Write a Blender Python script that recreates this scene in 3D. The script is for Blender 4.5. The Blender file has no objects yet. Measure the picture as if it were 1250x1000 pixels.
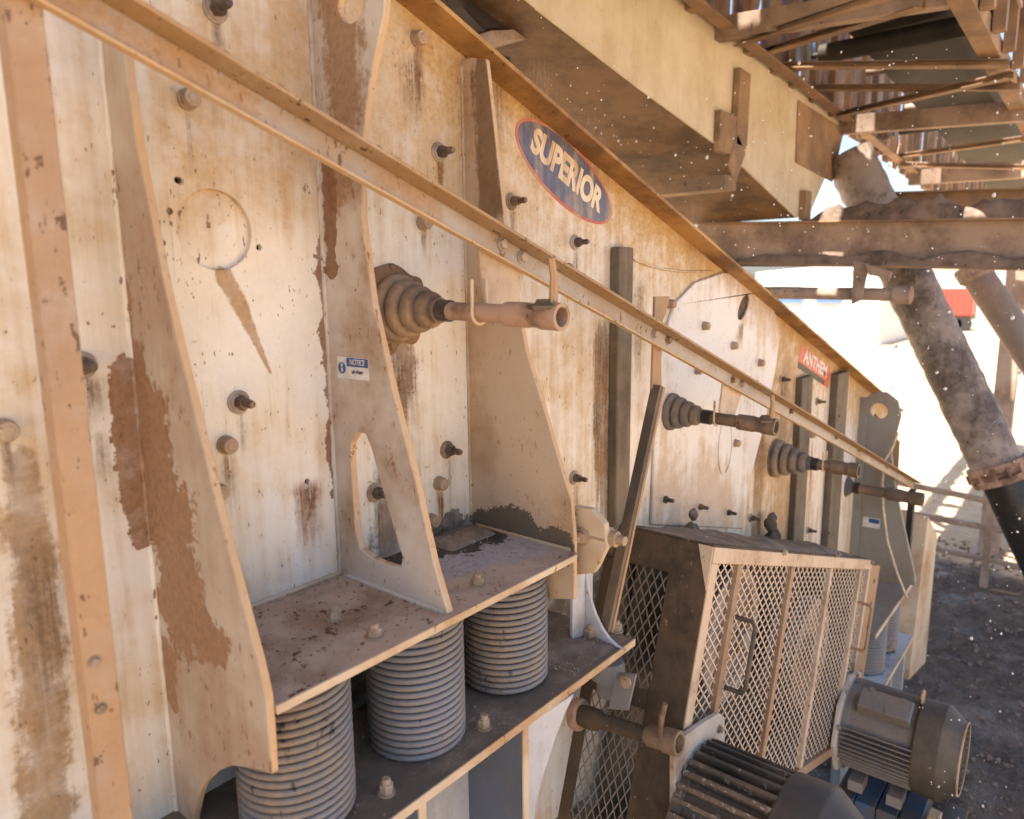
import bpy, bmesh, math, random
from mathutils import Vector, Matrix, noise as mnoise
from mathutils.geometry import tessellate_polygon
random.seed(7)
sc = bpy.context.scene
col = sc.collection
RAD = math.radians
# ---------------------------------------------------------------- camera (world axes: X along the machine, Y into it, Z up; eye height is Z = 0)
CAM_D = 1.3
F_PX = 887.6857
RM = Matrix(((0.63732709, -0.13669214, 0.75837289), (-0.77051224, -0.09875782, 0.62972834), (-0.01118366, -0.98567852, -0.168264)))
cd = bpy.data.cameras.new('camera'); cam = bpy.data.objects.new('camera', cd); col.objects.link(cam)
m3 = Matrix((RM.col[0], -RM.col[1], -RM.col[2])).transposed()
cam.matrix_world = Matrix.Translation((0, -CAM_D, 0)) @ m3.to_4x4()
cd.sensor_width = 36; cd.lens = 36 * F_PX / 1250; cd.clip_start = 0.05; cd.clip_end = 3000
cd.dof.use_dof = True; cd.dof.focus_distance = 2.0; cd.dof.aperture_fstop = 3.2
sc.camera = cam
# ---------------------------------------------------------------- sky, sun, exposure
SUN_EL, SUN_AZ = RAD(66), RAD(7)          # the sun stands high behind the eye, over -X, a little towards +Y
sdir = Vector((-math.cos(SUN_EL) * math.cos(SUN_AZ), math.cos(SUN_EL) * math.sin(SUN_AZ), math.sin(SUN_EL)))   # towards the sun
w = bpy.data.worlds.new('World'); sc.world = w; w.use_nodes = True
wt = w.node_tree; bg = wt.nodes['Background']; sky = wt.nodes.new('ShaderNodeTexSky')
sky.sky_type = 'NISHITA'; sky.sun_disc = False; sky.sun_elevation = SUN_EL
sky.sun_rotation = math.atan2(sdir.x, sdir.y); sky.dust_density = 2.5; sky.air_density = 1.0; sky.ozone_density = 1.0
bg.inputs[1].default_value = 0.08
wt.links.new(sky.outputs[0], bg.inputs[0])
ld = bpy.data.lights.new('sun', 'SUN'); ld.energy = 5.0; ld.angle = RAD(0.5); ld.color = (1, 0.92, 0.80)
lo = bpy.data.objects.new('sun', ld); col.objects.link(lo); lo.location = (-5, -8, 12)
lo.rotation_euler = sdir.to_track_quat('Z', 'Y').to_euler()
vs = sc.view_settings
vs.view_transform = 'Standard'; vs.look = 'None'; vs.gamma = 1; vs.use_curve_mapping = False
vs.exposure = 2.1
sc.render.engine = 'CYCLES'
sc.cycles.max_bounces = 8; sc.cycles.diffuse_bounces = 4; sc.cycles.glossy_bounces = 3; sc.cycles.transmission_bounces = 3
sc.cycles.caustics_reflective = False; sc.cycles.caustics_refractive = False
sc.cycles.use_denoising = True; sc.cycles.use_adaptive_sampling = True; sc.cycles.adaptive_threshold = 0.02

# ---------------------------------------------------------------- photo pixel -> place on a plane
def ray(x, y): return RM @ Vector((x - 625, y - 500, F_PX))
def onY(x, y, Y=0.0):
    r = ray(x, y); t = (Y + CAM_D) / r.y; return Vector((r.x * t, Y, r.z * t))
def onX(x, y, X):
    r = ray(x, y); t = X / r.x; return Vector((X, r.y * t - CAM_D, r.z * t))
def onZ(x, y, Z):
    r = ray(x, y); t = Z / r.z; return Vector((r.x * t, r.y * t - CAM_D, Z))

# ---------------------------------------------------------------- materials
def lin(r, g, b):
    f = lambda c: (c / 255 / 12.92) if c <= 10 else ((c / 255 + 0.055) / 1.055) ** 2.4
    return (f(r), f(g), f(b), 1)
class NT:
    def __init__(s, name):
        s.m = bpy.data.materials.new(name); s.m.use_nodes = True
        s.t = s.m.node_tree; s.bsdf = s.t.nodes['Principled BSDF']
        s.pos = s.n('ShaderNodeNewGeometry').outputs['Position']
    def n(s, ty, **k):
        o = s.t.nodes.new(ty)
        for a, v in k.items(): setattr(o, a, v)
        return o
    def put(s, sock, v):
        if isinstance(v, bpy.types.NodeSocket): s.t.links.new(v, sock)
        elif v is not None: sock.default_value = v
    def math(s, op, a, b=None, c=None, clamp=False):
        o = s.n('ShaderNodeMath', operation=op, use_clamp=clamp)
        for i, v in enumerate((a, b, c)): s.put(o.inputs[i], v)
        return o.outputs[0]
    def vec(s, op, a, b=None, scale=None):
        o = s.n('ShaderNodeVectorMath', operation=op)
        s.put(o.inputs[0], a)
        if b is not None: s.put(o.inputs[1], b)
        if scale is not None: s.put(o.inputs['Scale'], scale)
        return o.outputs['Value'] if op in ('LENGTH', 'DOT_PRODUCT') else o.outputs[0]
    def noise(s, vec, scale, detail=4, rough=0.55, dist=0.0):
        o = s.n('ShaderNodeTexNoise'); s.put(o.inputs['Vector'], vec)
        o.inputs['Scale'].default_value = scale; o.inputs['Detail'].default_value = detail
        o.inputs['Roughness'].default_value = rough; o.inputs['Distortion'].default_value = dist
        return o.outputs['Fac']
    def mix(s, f, a, b):
        o = s.n('ShaderNodeMix', data_type='RGBA'); s.put(o.inputs[0], f); s.put(o.inputs[6], a); s.put(o.inputs[7], b)
        return o.outputs[2]
    def step(s, v, lo, hi):
        o = s.n('ShaderNodeMapRange', interpolation_type='SMOOTHSTEP'); s.put(o.inputs[0], v)
        o.inputs[1].default_value = lo; o.inputs[2].default_value = hi
        return o.outputs[0]
    def capsule(s, a, b, r0, r1):
        """1 on the line a-b, 0 at its radius, negative outside"""
        a = Vector(a); b = Vector(b); ab = b - a; L2 = max(ab.length_squared, 1e-8)
        p = s.vec('SUBTRACT', s.pos, tuple(a))
        t = s.math('MULTIPLY', s.vec('DOT_PRODUCT', p, tuple(ab)), 1 / L2, clamp=True)
        q = s.vec('SCALE', tuple(ab), scale=t)
        dd = s.vec('LENGTH', s.vec('SUBTRACT', p, q))
        r = s.math('MULTIPLY_ADD', t, r1 - r0, r0)
        return s.math('SUBTRACT', 1.0, s.math('DIVIDE', dd, r))
def weathered(name, base, var=None, dust=None, dust_amt=0.4, streak=0.5, speck=None, speck_amt=0.0, stains=(), rough=0.62, bump=0.25,
              scale=1.0, metal=0.0, dust_soft=0.16, dust_max=1.0, pit=0.0, run=0.0, grain=0.10, seed=0.0, offs=None):
    k = NT(name); t = k.t
    p = k.vec('ADD', k.pos, (seed * 3.1, seed * 1.7, seed * 2.3))
    n1 = k.noise(p, 2.6 * scale, 4, 0.6)
    ps = k.vec('MULTIPLY', p, (26 * scale, 26 * scale, 1.5 * scale))
    st = k.noise(ps, 1.0, 4, 0.62)
    fine = k.noise(p, 75 * scale, 3, 0.7)
    mid = k.noise(p, 13 * scale, 5, 0.68)
    c = k.mix(k.step(n1, 0.38, 0.66), base, var or base)
    if dust:
        v = k.math('ADD', k.math('MULTIPLY', n1, 1 - streak), k.math('MULTIPLY', st, streak))
        v = k.math('ADD', v, k.math('MULTIPLY', k.math('SUBTRACT', mid, 0.5), 0.45))
        if offs: 
            for (a, b, r, am) in offs:
                cp = k.math('MAXIMUM', k.capsule(a, b, r, r), 0.0)
                v = k.math('ADD', v, k.math('MULTIPLY', cp, am))
        thr = 0.70 - 0.40 * dust_amt
        df = k.math('MULTIPLY', k.step(v, thr - dust_soft, thr + dust_soft), dust_max)
        d2 = k.mix(k.step(fine, 0.3, 0.75), dust, tuple(x * 0.72 for x in dust[:3]) + (1,))
        c = k.mix(df, c, d2)
    if speck:
        sp = k.noise(k.vec('MULTIPLY', p, (1, 1, 0.55)), 42 * scale, 3, 0.7)
        lump = n1
        th = 0.71 - speck_amt * 0.16
        sv = k.math('ADD', sp, k.math('MULTIPLY', k.math('SUBTRACT', lump, 0.5), 0.35))
        c = k.mix(k.step(sv, th, th + 0.035), c, speck)
    rg = k.math('ADD', k.math('MULTIPLY', mid, 0.25), rough - 0.12)
    bh = k.noise(p, 34 * scale, 2.0, 0.7) if bump < .45 else k.math('ADD', k.math('MULTIPLY', k.noise(p, 75 * scale, 1, .6), .6), k.noise(p, 15 * scale, 2, .6))
    for sdef in stains:
        caps, scol, edge, strk = sdef[:4]
        mk = None
        for cpd in caps:
            v = k.capsule(*cpd); mk = v if mk is None else k.math('MAXIMUM', mk, v)
        nn = k.math('SUBTRACT', k.math('ADD', k.math('MULTIPLY', st, strk), k.math('MULTIPLY', mid, 1 - strk)), 0.5)
        v = k.math('ADD', mk, k.math('MULTIPLY', nn, sdef[5] if len(sdef) > 5 else 2.2))
        v = k.math('ADD', v, k.math('MULTIPLY', k.math('SUBTRACT', fine, .5), .7))
        mm = k.step(v, 0.12, 0.12 + edge)
        if len(sdef) > 4: mm = k.math('MULTIPLY', mm, sdef[4])
        sc2 = k.mix(k.step(fine, 0.25, 0.8), scol, tuple(x * 0.6 for x in scol[:3]) + (1,))
        c = k.mix(mm, c, sc2)
    if pit:                                              # small pits and fine run marks in the paint
        pn = k.noise(k.vec('MULTIPLY', p, (1, 1, .38)), 120 * scale, 2, .6)
        pv = k.math('ADD', pn, k.math('MULTIPLY', k.math('SUBTRACT', mid, .5), .45))
        c = k.mix(k.math('MULTIPLY', k.step(pv, .66, .74), pit), c, (.14, .075, .038, 1))
        rn = k.noise(k.vec('MULTIPLY', p, (62, 62, 2.2)), 1.0, 3, .7)
        rm = k.step(n1, .42, .62)
        c = k.mix(k.math('MULTIPLY', k.math('MULTIPLY', k.step(rn, .52, .74), rm), .38 * run), c, (.33, .19, .085, 1))
        c = k.mix(k.math('MULTIPLY', k.step(mid, .56, .36), .22 * run), c, (.72, .69, .65, 1))
    # fine mottling
    hv = k.n('ShaderNodeHueSaturation'); k.put(hv.inputs['Color'], c)
    k.put(hv.inputs['Value'], k.math('ADD', 1 - grain * 1.1, k.math('MULTIPLY', k.math('ADD', fine, mid), grain * 1.1)))
    k.put(k.bsdf.inputs['Base Color'], hv.outputs[0])
    k.put(k.bsdf.inputs['Roughness'], rg)
    k.bsdf.inputs['Metallic'].default_value = metal
    k.bsdf.inputs['Specular IOR Level'].default_value = 0.35
    bp = k.n('ShaderNodeBump'); bp.inputs['Strength'].default_value = bump; bp.inputs['Distance'].default_value = 0.004 / scale
    k.put(bp.inputs['Height'], bh); k.put(k.bsdf.inputs['Normal'], bp.outputs[0])
    return k.m
def plain(name, c, rough=0.6, metal=0.0, emis=0):
    k = NT(name); k.bsdf.inputs['Roughness'].default_value = rough; k.bsdf.inputs['Metallic'].default_value = metal
    nz = k.noise(k.pos, 30, 4)
    k.put(k.bsdf.inputs['Base Color'], k.mix(k.step(nz, 0.3, 0.7), c, tuple(x * 0.72 for x in c[:3]) + (1,)))
    return k.m
WHITE = (0.66, 0.62, 0.57, 1); CREAM = (0.60, 0.50, 0.37, 1); TAN = (0.47, 0.30, 0.165, 1); OCHRE = (0.42, 0.235, 0.095, 1)
MUD = (0.25, 0.125, 0.062, 1); RUST = (0.30, 0.10, 0.028, 1); DKRUST = (0.10, 0.045, 0.022, 1); GREYMUD = (0.09, 0.075, 0.06, 1)
ORANGE = (0.46, 0.24, 0.10, 1); PALE = (0.58, 0.55, 0.54, 1)

# ---------------------------------------------------------------- mesh builder
class MB:
    def __init__(s): s.v = []; s.f = []; s.mi = []; s.cur = 0
    def add(s, vs, fs):
        o = len(s.v); s.v += [tuple(x) for x in vs]; s.f += [tuple(i + o for i in q) for q in fs]; s.mi += [s.cur] * len(fs); return s
    def hexa(s, p):          # 8 points: bottom loop, then top loop
        return s.add(p, [(3, 2, 1, 0), (4, 5, 6, 7), (0, 1, 5, 4), (1, 2, 6, 5), (2, 3, 7, 6), (3, 0, 4, 7)])
    def box(s, c, size, u=(1, 0, 0), v=(0, 1, 0), n=(0, 0, 1)):
        c = Vector(c); u = Vector(u) * size[0] / 2; v = Vector(v) * size[1] / 2; n = Vector(n) * size[2] / 2
        return s.hexa([c - u - v - n, c + u - v - n, c + u + v - n, c - u + v - n, c - u - v + n, c + u - v + n, c + u + v + n, c - u + v + n])
    def box2(s, a, b):
        a = Vector(a); b = Vector(b); return s.box((a + b) / 2, [abs(x) for x in (b - a)])
    def bar(s, a, b, wd, ht, up=(0, 0, 1), off=(0, 0)):   # straight bar a-b; wd across, ht along up
        a = Vector(a); b = Vector(b); d = (b - a); L = d.length; d.normalize()
        sd = d.cross(Vector(up)).normalized(); u = sd.cross(d)
        return s.box((a + b) / 2 + sd * off[0] + u * off[1], (L, wd, ht), d, sd, u)
    def angle(s, a, b, w1, w2, th, e1, e2):   # L section: legs w1 along e1 and w2 along e2, corner on a-b
        a = Vector(a); b = Vector(b); e1 = Vector(e1).normalized(); e2 = Vector(e2).normalized()
        pr = [(0, 0), (w1, 0), (w1, th), (th, th), (th, w2), (0, w2)]
        vs = [a + e1 * x + e2 * y for x, y in pr] + [b + e1 * x + e2 * y for x, y in pr]
        fs = [(i, (i + 1) % 6, 6 + (i + 1) % 6, 6 + i) for i in range(6)] + [(0, 3, 2, 1), (0, 5, 4, 3), (6, 7, 8, 9), (6, 9, 10, 11)]
        return s.add(vs, fs)
    def lathe(s, o, ax, prof, seg=24, ref=None, caps=True, ph=0.0, wob=0.0):
        o = Vector(o); ax = Vector(ax).normalized()
        r = Vector(ref) if ref else (Vector((0, 0, 1)) if abs(ax.z) < .9 else Vector((1, 0, 0)))
        e1 = (r - ax * r.dot(ax)).normalized(); e2 = ax.cross(e1)
        vs = []; fs = []
        for (rr, h) in prof:
            for i in range(seg):
                a = ph + 2 * math.pi * i / seg
                k = rr * (1 + wob * mnoise.noise((math.cos(a) * 2, math.sin(a) * 2, h * 20 + rr * 9)))
                vs.append(o + ax * h + (e1 * math.cos(a) + e2 * math.sin(a)) * k)
        n = len(prof)
        for j in range(n - 1):
            for i in range(seg):
                i2 = (i + 1) % seg
                fs.append((j * seg + i, j * seg + i2, (j + 1) * seg + i2, (j + 1) * seg + i))
        if caps:
            fs.append(tuple(reversed(range(seg)))); fs.append(tuple((n - 1) * seg + i for i in range(seg)))
        return s.add(vs, fs)
    def tube(s, pts, r, seg=8, closed=False):
        pts = [Vector(p) for p in pts]; n = len(pts); rs = r if isinstance(r, (list, tuple)) else [r] * n
        vs = []; fs = []; prev = None
        for i in range(n):
            d = (pts[min(i + 1, n - 1)] - pts[max(i - 1, 0)]).normalized()
            if prev is None:
                ref = Vector((0, 0, 1)) if abs(d.z) < .9 else Vector((1, 0, 0)); e = (ref - d * ref.dot(d)).normalized()
            else: e = (prev - d * prev.dot(d)).normalized()
            prev = e; e2 = d.cross(e)
            for k in range(seg):
                a = 2 * math.pi * k / seg; vs.append(pts[i] + (e * math.cos(a) + e2 * math.sin(a)) * rs[i])
        for i in range(n - 1):
            for k in range(seg):
                k2 = (k + 1) % seg; fs.append((i * seg + k, i * seg + k2, (i + 1) * seg + k2, (i + 1) * seg + k))
        fs.append(tuple(reversed(range(seg)))); fs.append(tuple((n - 1) * seg + k for k in range(seg)))
        return s.add(vs, fs)
    def plate(s, outer, holes, o, u, v, n, th):   # flat polygon with holes, from o into n by th
        o = Vector(o); u = Vector(u); v = Vector(v); n = Vector(n)
        def area(l): return sum(l[i][0] * l[(i + 1) % len(l)][1] - l[(i + 1) % len(l)][0] * l[i][1] for i in range(len(l)))
        outer = list(outer) if area(outer) > 0 else list(reversed(outer))
        holes = [list(h) if area(h) < 0 else list(reversed(h)) for h in holes]
        loops = [outer] + holes; flat = [p for l in loops for p in l]; N = len(flat)
        tri = tessellate_polygon([[Vector((a, b, 0)) for a, b in l] for l in loops])
        vs = [o + u * a + v * b for a, b in flat] + [o + u * a + v * b + n * th for a, b in flat]
        hand = u.cross(v).dot(n) > 0
        fs = []
        for q in tri:
            A, B, C = [flat[i] for i in q]
            ccw = (B[0] - A[0]) * (C[1] - A[1]) - (B[1] - A[1]) * (C[0] - A[0]) > 0
            q = q if ccw else tuple(reversed(q))
            fr = tuple(reversed(q)) if hand else tuple(q)
            fs.append(fr); fs.append(tuple(i + N for i in reversed(fr)))
        k = 0
        for l in loops:
            m = len(l)
            for i in range(m):
                a, b = k + i, k + (i + 1) % m
                fs.append((a, b, b + N, a + N) if hand else (b, a, a + N, b + N))
            k += m
        return s.add(vs, fs)
    def build(s, name, mats, parent=None, bevel=0, smooth=0, keep=False, seg=1):
        me = bpy.data.meshes.new(name)
        c = Vector((0, 0, 0))
        if not keep and s.v:
            lo_ = [min(p[i] for p in s.v) for i in range(3)]; hi_ = [max(p[i] for p in s.v) for i in range(3)]
            c = Vector([(lo_[i] + hi_[i]) / 2 for i in range(3)]); c.z = lo_[2]
        me.from_pydata([Vector(p) - c for p in s.v], [], s.f)
        mats = mats if isinstance(mats, (list, tuple)) else [mats]
        for m in mats: me.materials.append(M[m] if isinstance(m, str) else m)
        if len(mats) > 1: me.polygons.foreach_set('material_index', s.mi)
        if smooth:
            me.polygons.foreach_set('use_smooth', [True] * len(me.polygons)); me.set_sharp_from_angle(angle=RAD(smooth))
        me.update()
        o = bpy.data.objects.new(name, me); col.objects.link(o); o.location = c
        if parent is not None: adopt(o, parent)
        if bevel:
            b = o.modifiers.new('bevel', 'BEVEL'); b.width = bevel; b.segments = seg; b.limit_method = 'ANGLE'; b.angle_limit = RAD(50)
        return o
def adopt(o, parent):
    o.parent = parent; WL[o.name] = o.location.copy()
    o.matrix_parent_inverse = Matrix.Translation(-WL[parent.name])
WL = {}
def tag(o, label, cat, group=None, kind=None):
    o['label'] = label; o['category'] = cat
    if group: o['group'] = group
    if kind: o['kind'] = kind
    WL[o.name] = o.location.copy(); return o
def thing(name, label, cat, loc, group=None):
    o = bpy.data.objects.new(name, None); col.objects.link(o); o.location = loc; o.empty_display_size = .1
    return tag(o, label, cat, group)
def setting(o, label=None):
    o['kind'] = 'structure'; WL[o.name] = o.location.copy(); return o
def share(name, mesh, loc, rot, parent, bevel=0):
    o = bpy.data.objects.new(name, mesh); col.objects.link(o)
    o.rotation_euler = rot; o.location = loc
    if parent is not None: adopt(o, parent)
    return o
def text_mesh(txt, size, off=0.0, ext=0.0004, shear=0.0, space=1.0):
    cu = bpy.data.curves.new('lettering', 'FONT'); cu.body = txt; cu.size = size; cu.offset = off; cu.extrude = ext; cu.shear = shear
    cu.space_character = space; cu.align_x = 'CENTER'; cu.align_y = 'CENTER'
    o = bpy.data.objects.new('lettering_tmp', cu); col.objects.link(o)
    bpy.context.view_layer.update()
    me = bpy.data.meshes.new_from_object(o.evaluated_get(bpy.context.evaluated_depsgraph_get()))
    bpy.data.objects.remove(o); bpy.data.curves.remove(cu); return me
def ell(cx, cy, a, b, n=40, rot=0.0):
    return [(cx + a * math.cos(t) * math.cos(rot) - b * math.sin(t) * math.sin(rot), cy + a * math.cos(t) * math.sin(rot) + b * math.sin(t) * math.cos(rot)) for t in [2 * math.pi * i / n for i in range(n)]]
TH = math.atan(0.33)
T = Vector((math.cos(TH), 0, -math.sin(TH))); UP = Vector((math.sin(TH), 0, math.cos(TH)))   # along / square to the machine's slope
EX, EY, EZ = Vector((1, 0, 0)), Vector((0, 1, 0)), Vector((0, 0, 1))
M = {}
def S(x, y, Y=0.0): return tuple(onY(x, y, Y))
def SX(x, y, X): return tuple(onX(x, y, X))
def line(pts, radii, fn=S):
    q = [fn(*p) for p in pts]
    return [(q[i], q[i + 1], radii[i], radii[i + 1]) for i in range(len(q) - 1)]
damp = ([(S(545, 655), S(552, 640), .07, .05), ((1.386, -.05, -.66), (1.386, -.16, -.63), .085, .085), ((1.386, -.2, -.67), (1.386, -.29, -.64), .07, .06)], GREYMUD, .05, 0.1, .85, 0.5)
M['plate'] = weathered('plate_paint', (.76, .72, .66, 1), (.72, .64, .51, 1), (.52, .34, .16, 1), .28, .6, (.2, .11, .06, 1), .20, rough=.5, bump=.22, dust_soft=.22, dust_max=.85, pit=.9, run=1.0, grain=.16, stains=[
    (line([(275, 335), (292, 372), (312, 415), (330, 455)], [.024, .022, .012, .004]), (.46, .28, .125, 1), .35, .4, .9, 1.7),
    (line([(152, 450), (160, 560), (172, 660)], [.03, .035, .02]), (.34, .19, .105, 1), .12, .2),
    (line([(394, 300), (404, 470), (412, 600)], [.022, .022, .02]), MUD, .12, .1, .9, 4.0),
    (line([(490, 440), (482, 500), (470, 690)], [.07, .05, .08]), (.22, .11, .045, 1), .5, .7, .8, 3.0),
    (line([(20, 560), (40, 700), (60, 1000)], [.03, .05, .06]), (.34, .2, .09, 1), .4, .5, .8, 2.6),
    (line([(735, 420), (742, 640)], [.06, .09]), (.28, .15, .06, 1), .3, .95, .8, 3.4),
    (line([(930, 480), (925, 640)], [.08, .12]), (.3, .15, .05, 1), .5, .9, .8, 2.6),
    (line([(560, 40), (800, 250), (1080, 480)], [.30, .34, .42]), (.50, .30, .095, 1), .8, .6, .8, 1.6),
    (line([(960, 470), (960, 640)], [.55, .6]), (.42, .22, .07, 1), .6, .9, .6, 2.6),
    ([((1.35, 0, -.85), (2.3, 0, -1.1), .19, .2), ((.82, 0, -.9), (1.3, 0, -.9), .16, .18)], (.06, .045, .033, 1), .1, .3, .95, 1.5),  # near-black mud patch that also paints the dark gap below the shelf
    damp], offs=[(S(560, 30), S(1090, 490), .55, .36), (S(900, 330), S(960, 640), .6, .3), (S(620, 250), S(720, 560), .35, .12),
                 (S(560, 420), S(570, 560), .35, -.1), (S(200, 420), S(330, 400), .25, -.35), (S(300, 120), S(440, 60), .35, .3), (S(40, 300), S(60, 900), .2, .12)])
M['stiff_near'] = weathered('stiffener_paint_near', (.52, .46, .38, 1), (.43, .34, .26, 1), (.38, .25, .165, 1), .38, .35, (.22, .13, .08, 1), .3, rough=.55, bump=.25, dust_soft=.22, pit=.7, grain=.2, stains=[
    ([(SX(165, 440, .544), SX(205, 620, .544), .055, .10), (SX(205, 620, .544), SX(225, 760, .544), .10, .09), (SX(215, 740, .544), SX(270, 790, .544), .09, .04),
      (SX(150, 350, .544), SX(190, 800, .544), .03, .03), (SX(200, 800, .544), SX(212, 860, .544), .05, .02)], (.35, .195, .105, 1), .10, .15, .95, 2.4)])
M['stiff_lug'] = weathered('lug_stiffener_paint', (.58, .53, .48, 1), (.50, .43, .36, 1), (.38, .26, .17, 1), .28, .1, MUD, .25, rough=.55, bump=.2, seed=2, pit=.6, stains=[
    (line([(415, -40), (420, 130), (412, 240)], [.11, .09, .05], lambda x, y: SX(x, y, .949)), (.36, .21, .11, 1), .45, .4, .9),
    (line([(400, 200), (404, 330)], [.03, .02], lambda x, y: SX(x, y, .949)), MUD, .05, .2, .9, 4.0)])
M['stiff_tan'] = weathered('stiffener_paint_tan', (.51, .395, .285, 1), (.44, .32, .22, 1), (.41, .265, .15, 1), .36, .1, (.2, .12, .06, 1), .14, rough=.55, bump=.15, seed=5, pit=.5, stains=[
    (line([(590, 90), (600, 250)], [.05, .05], lambda x, y: SX(x, y, 1.386)), (.2, .11, .05, 1), .4, .6, .8, 3.0), damp])
M['edge_orange'] = weathered('dusty_orange_steel', (.42, .26, .145, 1), (.36, .205, .105, 1), (.46, .37, .30, 1), .32, .2, (.16, .09, .05, 1), .4, rough=.65, seed=9, pit=.9, grain=.25, bump=.4)
M['edge_lit'] = weathered('lit_edge_paint', (.54, .36, .20, 1), (.48, .30, .16, 1), (.58, .44, .30, 1), .3, .0, MUD, .3, rough=.6, seed=51, pit=.6, grain=.2)  # lighter orange for plate edges: sunlight on them put into the colour
M['rail'] = weathered('rail_paint', (.43, .415, .42, 1), (.36, .34, .335, 1), (.36, .24, .145, 1), .28, .1, (.15, .09, .05, 1), .35, rough=.5, seed=3, pit=.7, grain=.2, dust_soft=.25, stains=[
    ([((.3, -.3, .37), (.62, -.3, .27), .10, .06)], (.42, .25, .125, 1), .6, .2, .8, 1.8), ([((.9, -.27, .2), (1.0, -.27, .15), .05, .05)], (.42, .25, .125, 1), .6, .2, .6, 2.5)])
M['rail_top'] = weathered('rail_dust_top', (.38, .235, .12, 1), (.28, .165, .085, 1), (.46, .33, .21, 1), .4, .1, DKRUST, .45, rough=.8, seed=4, pit=.9, grain=.25)
M['flange'] = weathered('flange_rust', (.44, .25, .09, 1), (.34, .17, .055, 1), (.2, .1, .04, 1), .4, .2, DKRUST, .4, rough=.6, seed=6)
M['shelf'] = weathered('shelf_grime', (.50, .36, .26, 1), (.54, .46, .40, 1), (.32, .2, .13, 1), .38, .0, DKRUST, .5, rough=.55, bump=.5, seed=8, stains=[
    ([((1.05, -.12, -.64), (1.32, -.2, -.64), .12, .12)], (.46, .44, .46, 1), .3, .0, .8, 1.4), ([((1.02, -.03, -.64), (1.35, -.08, -.64), .08, .1)], (.03, .025, .02, 1), .1, .0, .9, 3.0)])
M['bolt_dark'] = weathered('bolt_steel', (.10, .075, .06, 1), (.06, .045, .04, 1), (.30, .19, .11, 1), .35, .0, None, 0, rough=.45, metal=.3, scale=4)
M['bolt_tan'] = weathered('bolt_dusty', (.36, .25, .165, 1), (.28, .18, .11, 1), (.5, .38, .27, 1), .4, .0, DKRUST, .3, rough=.6, scale=4)
M['washer'] = weathered('washer_steel', (.40, .33, .26, 1), (.3, .22, .15, 1), (.2, .12, .07, 1), .4, .0, None, 0, rough=.5, scale=4)
M['hole'] = plain('hole_shade_paint', (.03, .022, .017, 1), .9)  # near-black that stands in for the darkness inside holes
M['spring'] = weathered('spring_steel', (.19, .19, .205, 1), (.135, .138, .152, 1), (.28, .215, .16, 1), .42, .0, (.06, .055, .056, 1), .4, rough=.5, bump=.5, seed=11)
M['spring_core'] = plain('spring_gap_shade', (.035, .04, .055, 1), .8)  # dark tone painted in for the shade between spring coils
M['rubber'] = weathered('boot_rubber', (.13, .085, .055, 1), (.09, .06, .042, 1), (.38, .26, .17, 1), .48, .0, None, 0, rough=.75, seed=12)
M['rubber_grey'] = weathered('boot_rubber_grey', (.13, .12, .12, 1), (.09, .08, .078, 1), (.34, .25, .17, 1), .34, .0, None, 0, rough=.7, seed=13)
M['pipe'] = weathered('pipe_rust', (.42, .27, .19, 1), (.30, .165, .105, 1), (.15, .09, .055, 1), .40, .0, DKRUST, .4, rough=.6, seed=14, bump=.5, scale=2.2)
M['pipe_dark'] = weathered('pipe_dark', (.13, .095, .065, 1), (.19, .125, .08, 1), (.3, .2, .12, 1), .3, .0, DKRUST, .3, rough=.6, seed=15, bump=.4)
M['gasket'] = weathered('torn_gasket', (.16, .085, .045, 1), (.22, .12, .06, 1), (.3, .19, .11, 1), .4, .0, DKRUST, .5, rough=.8, bump=.6, seed=52)
M['navy'] = weathered('decal_navy', (.075, .08, .14, 1), (.13, .125, .17, 1), (.36, .28, .21, 1), .36, .8, None, 0, rough=.4, seed=1)
M['decal_red'] = weathered('decal_red', (.46, .09, .06, 1), (.5, .16, .11, 1), (.5, .33, .2, 1), .34, .7, None, 0, rough=.4)
M['decal_cream'] = weathered('decal_cream', (.70, .60, .44, 1), (.64, .50, .34, 1), TAN, .36, .7, None, 0, rough=.4)
M['decal_orange'] = weathered('decal_orange', (.58, .085, .035, 1), (.54, .11, .05, 1), (.5, .32, .2, 1), .12, .7, None, 0, rough=.4)
M['black'] = plain('decal_black', (.02, .02, .02, 1), .5)
M['sticker_white'] = plain('sticker_white', (.75, .72, .70, 1), .4)
M['sticker_blue'] = plain('sticker_blue', (.03, .09, .30, 1), .4)
M['beam_white'] = weathered('support_paint', (.50, .50, .52, 1), (.42, .42, .45, 1), (.30, .25, .21, 1), .25, .3, MUD, .2, rough=.5, seed=16)
M['beam_blue'] = weathered('support_gusset_paint', (.14, .16, .20, 1), (.10, .12, .155, 1), (.2, .17, .14, 1), .2, .3, None, 0, rough=.5, seed=17)
M['edge_cream'] = weathered('worn_edge_paint', (.58, .47, .34, 1), (.50, .38, .26, 1), (.42, .25, .12, 1), .3, .0, MUD, .3, rough=.6, seed=18)
M['grit'] = weathered('wet_grit', (.16, .122, .093, 1), (.10, .078, .062, 1), (.30, .225, .165, 1), .4, .0, (.4, .36, .33, 1), .35, rough=.6, bump=.9, seed=19, scale=1.5)
M['muddy'] = weathered('muddy_steel', (.105, .068, .038, 1), (.145, .092, .05, 1), (.06, .042, .028, 1), .42, .2, (.26, .18, .12, 1), .2, rough=.75, bump=.6, seed=20)
M['guard_tan'] = weathered('guard_frame_paint', (.56, .43, .31, 1), (.60, .49, .38, 1), (.42, .29, .18, 1), .30, .1, (.22, .13, .08, 1), .3, rough=.55, seed=21)
M['guard_brown'] = weathered('guard_bar_dust', (.34, .21, .12, 1), (.28, .17, .1, 1), (.42, .3, .2, 1), .3, .1, MUD, .3, rough=.6, seed=22)
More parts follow.
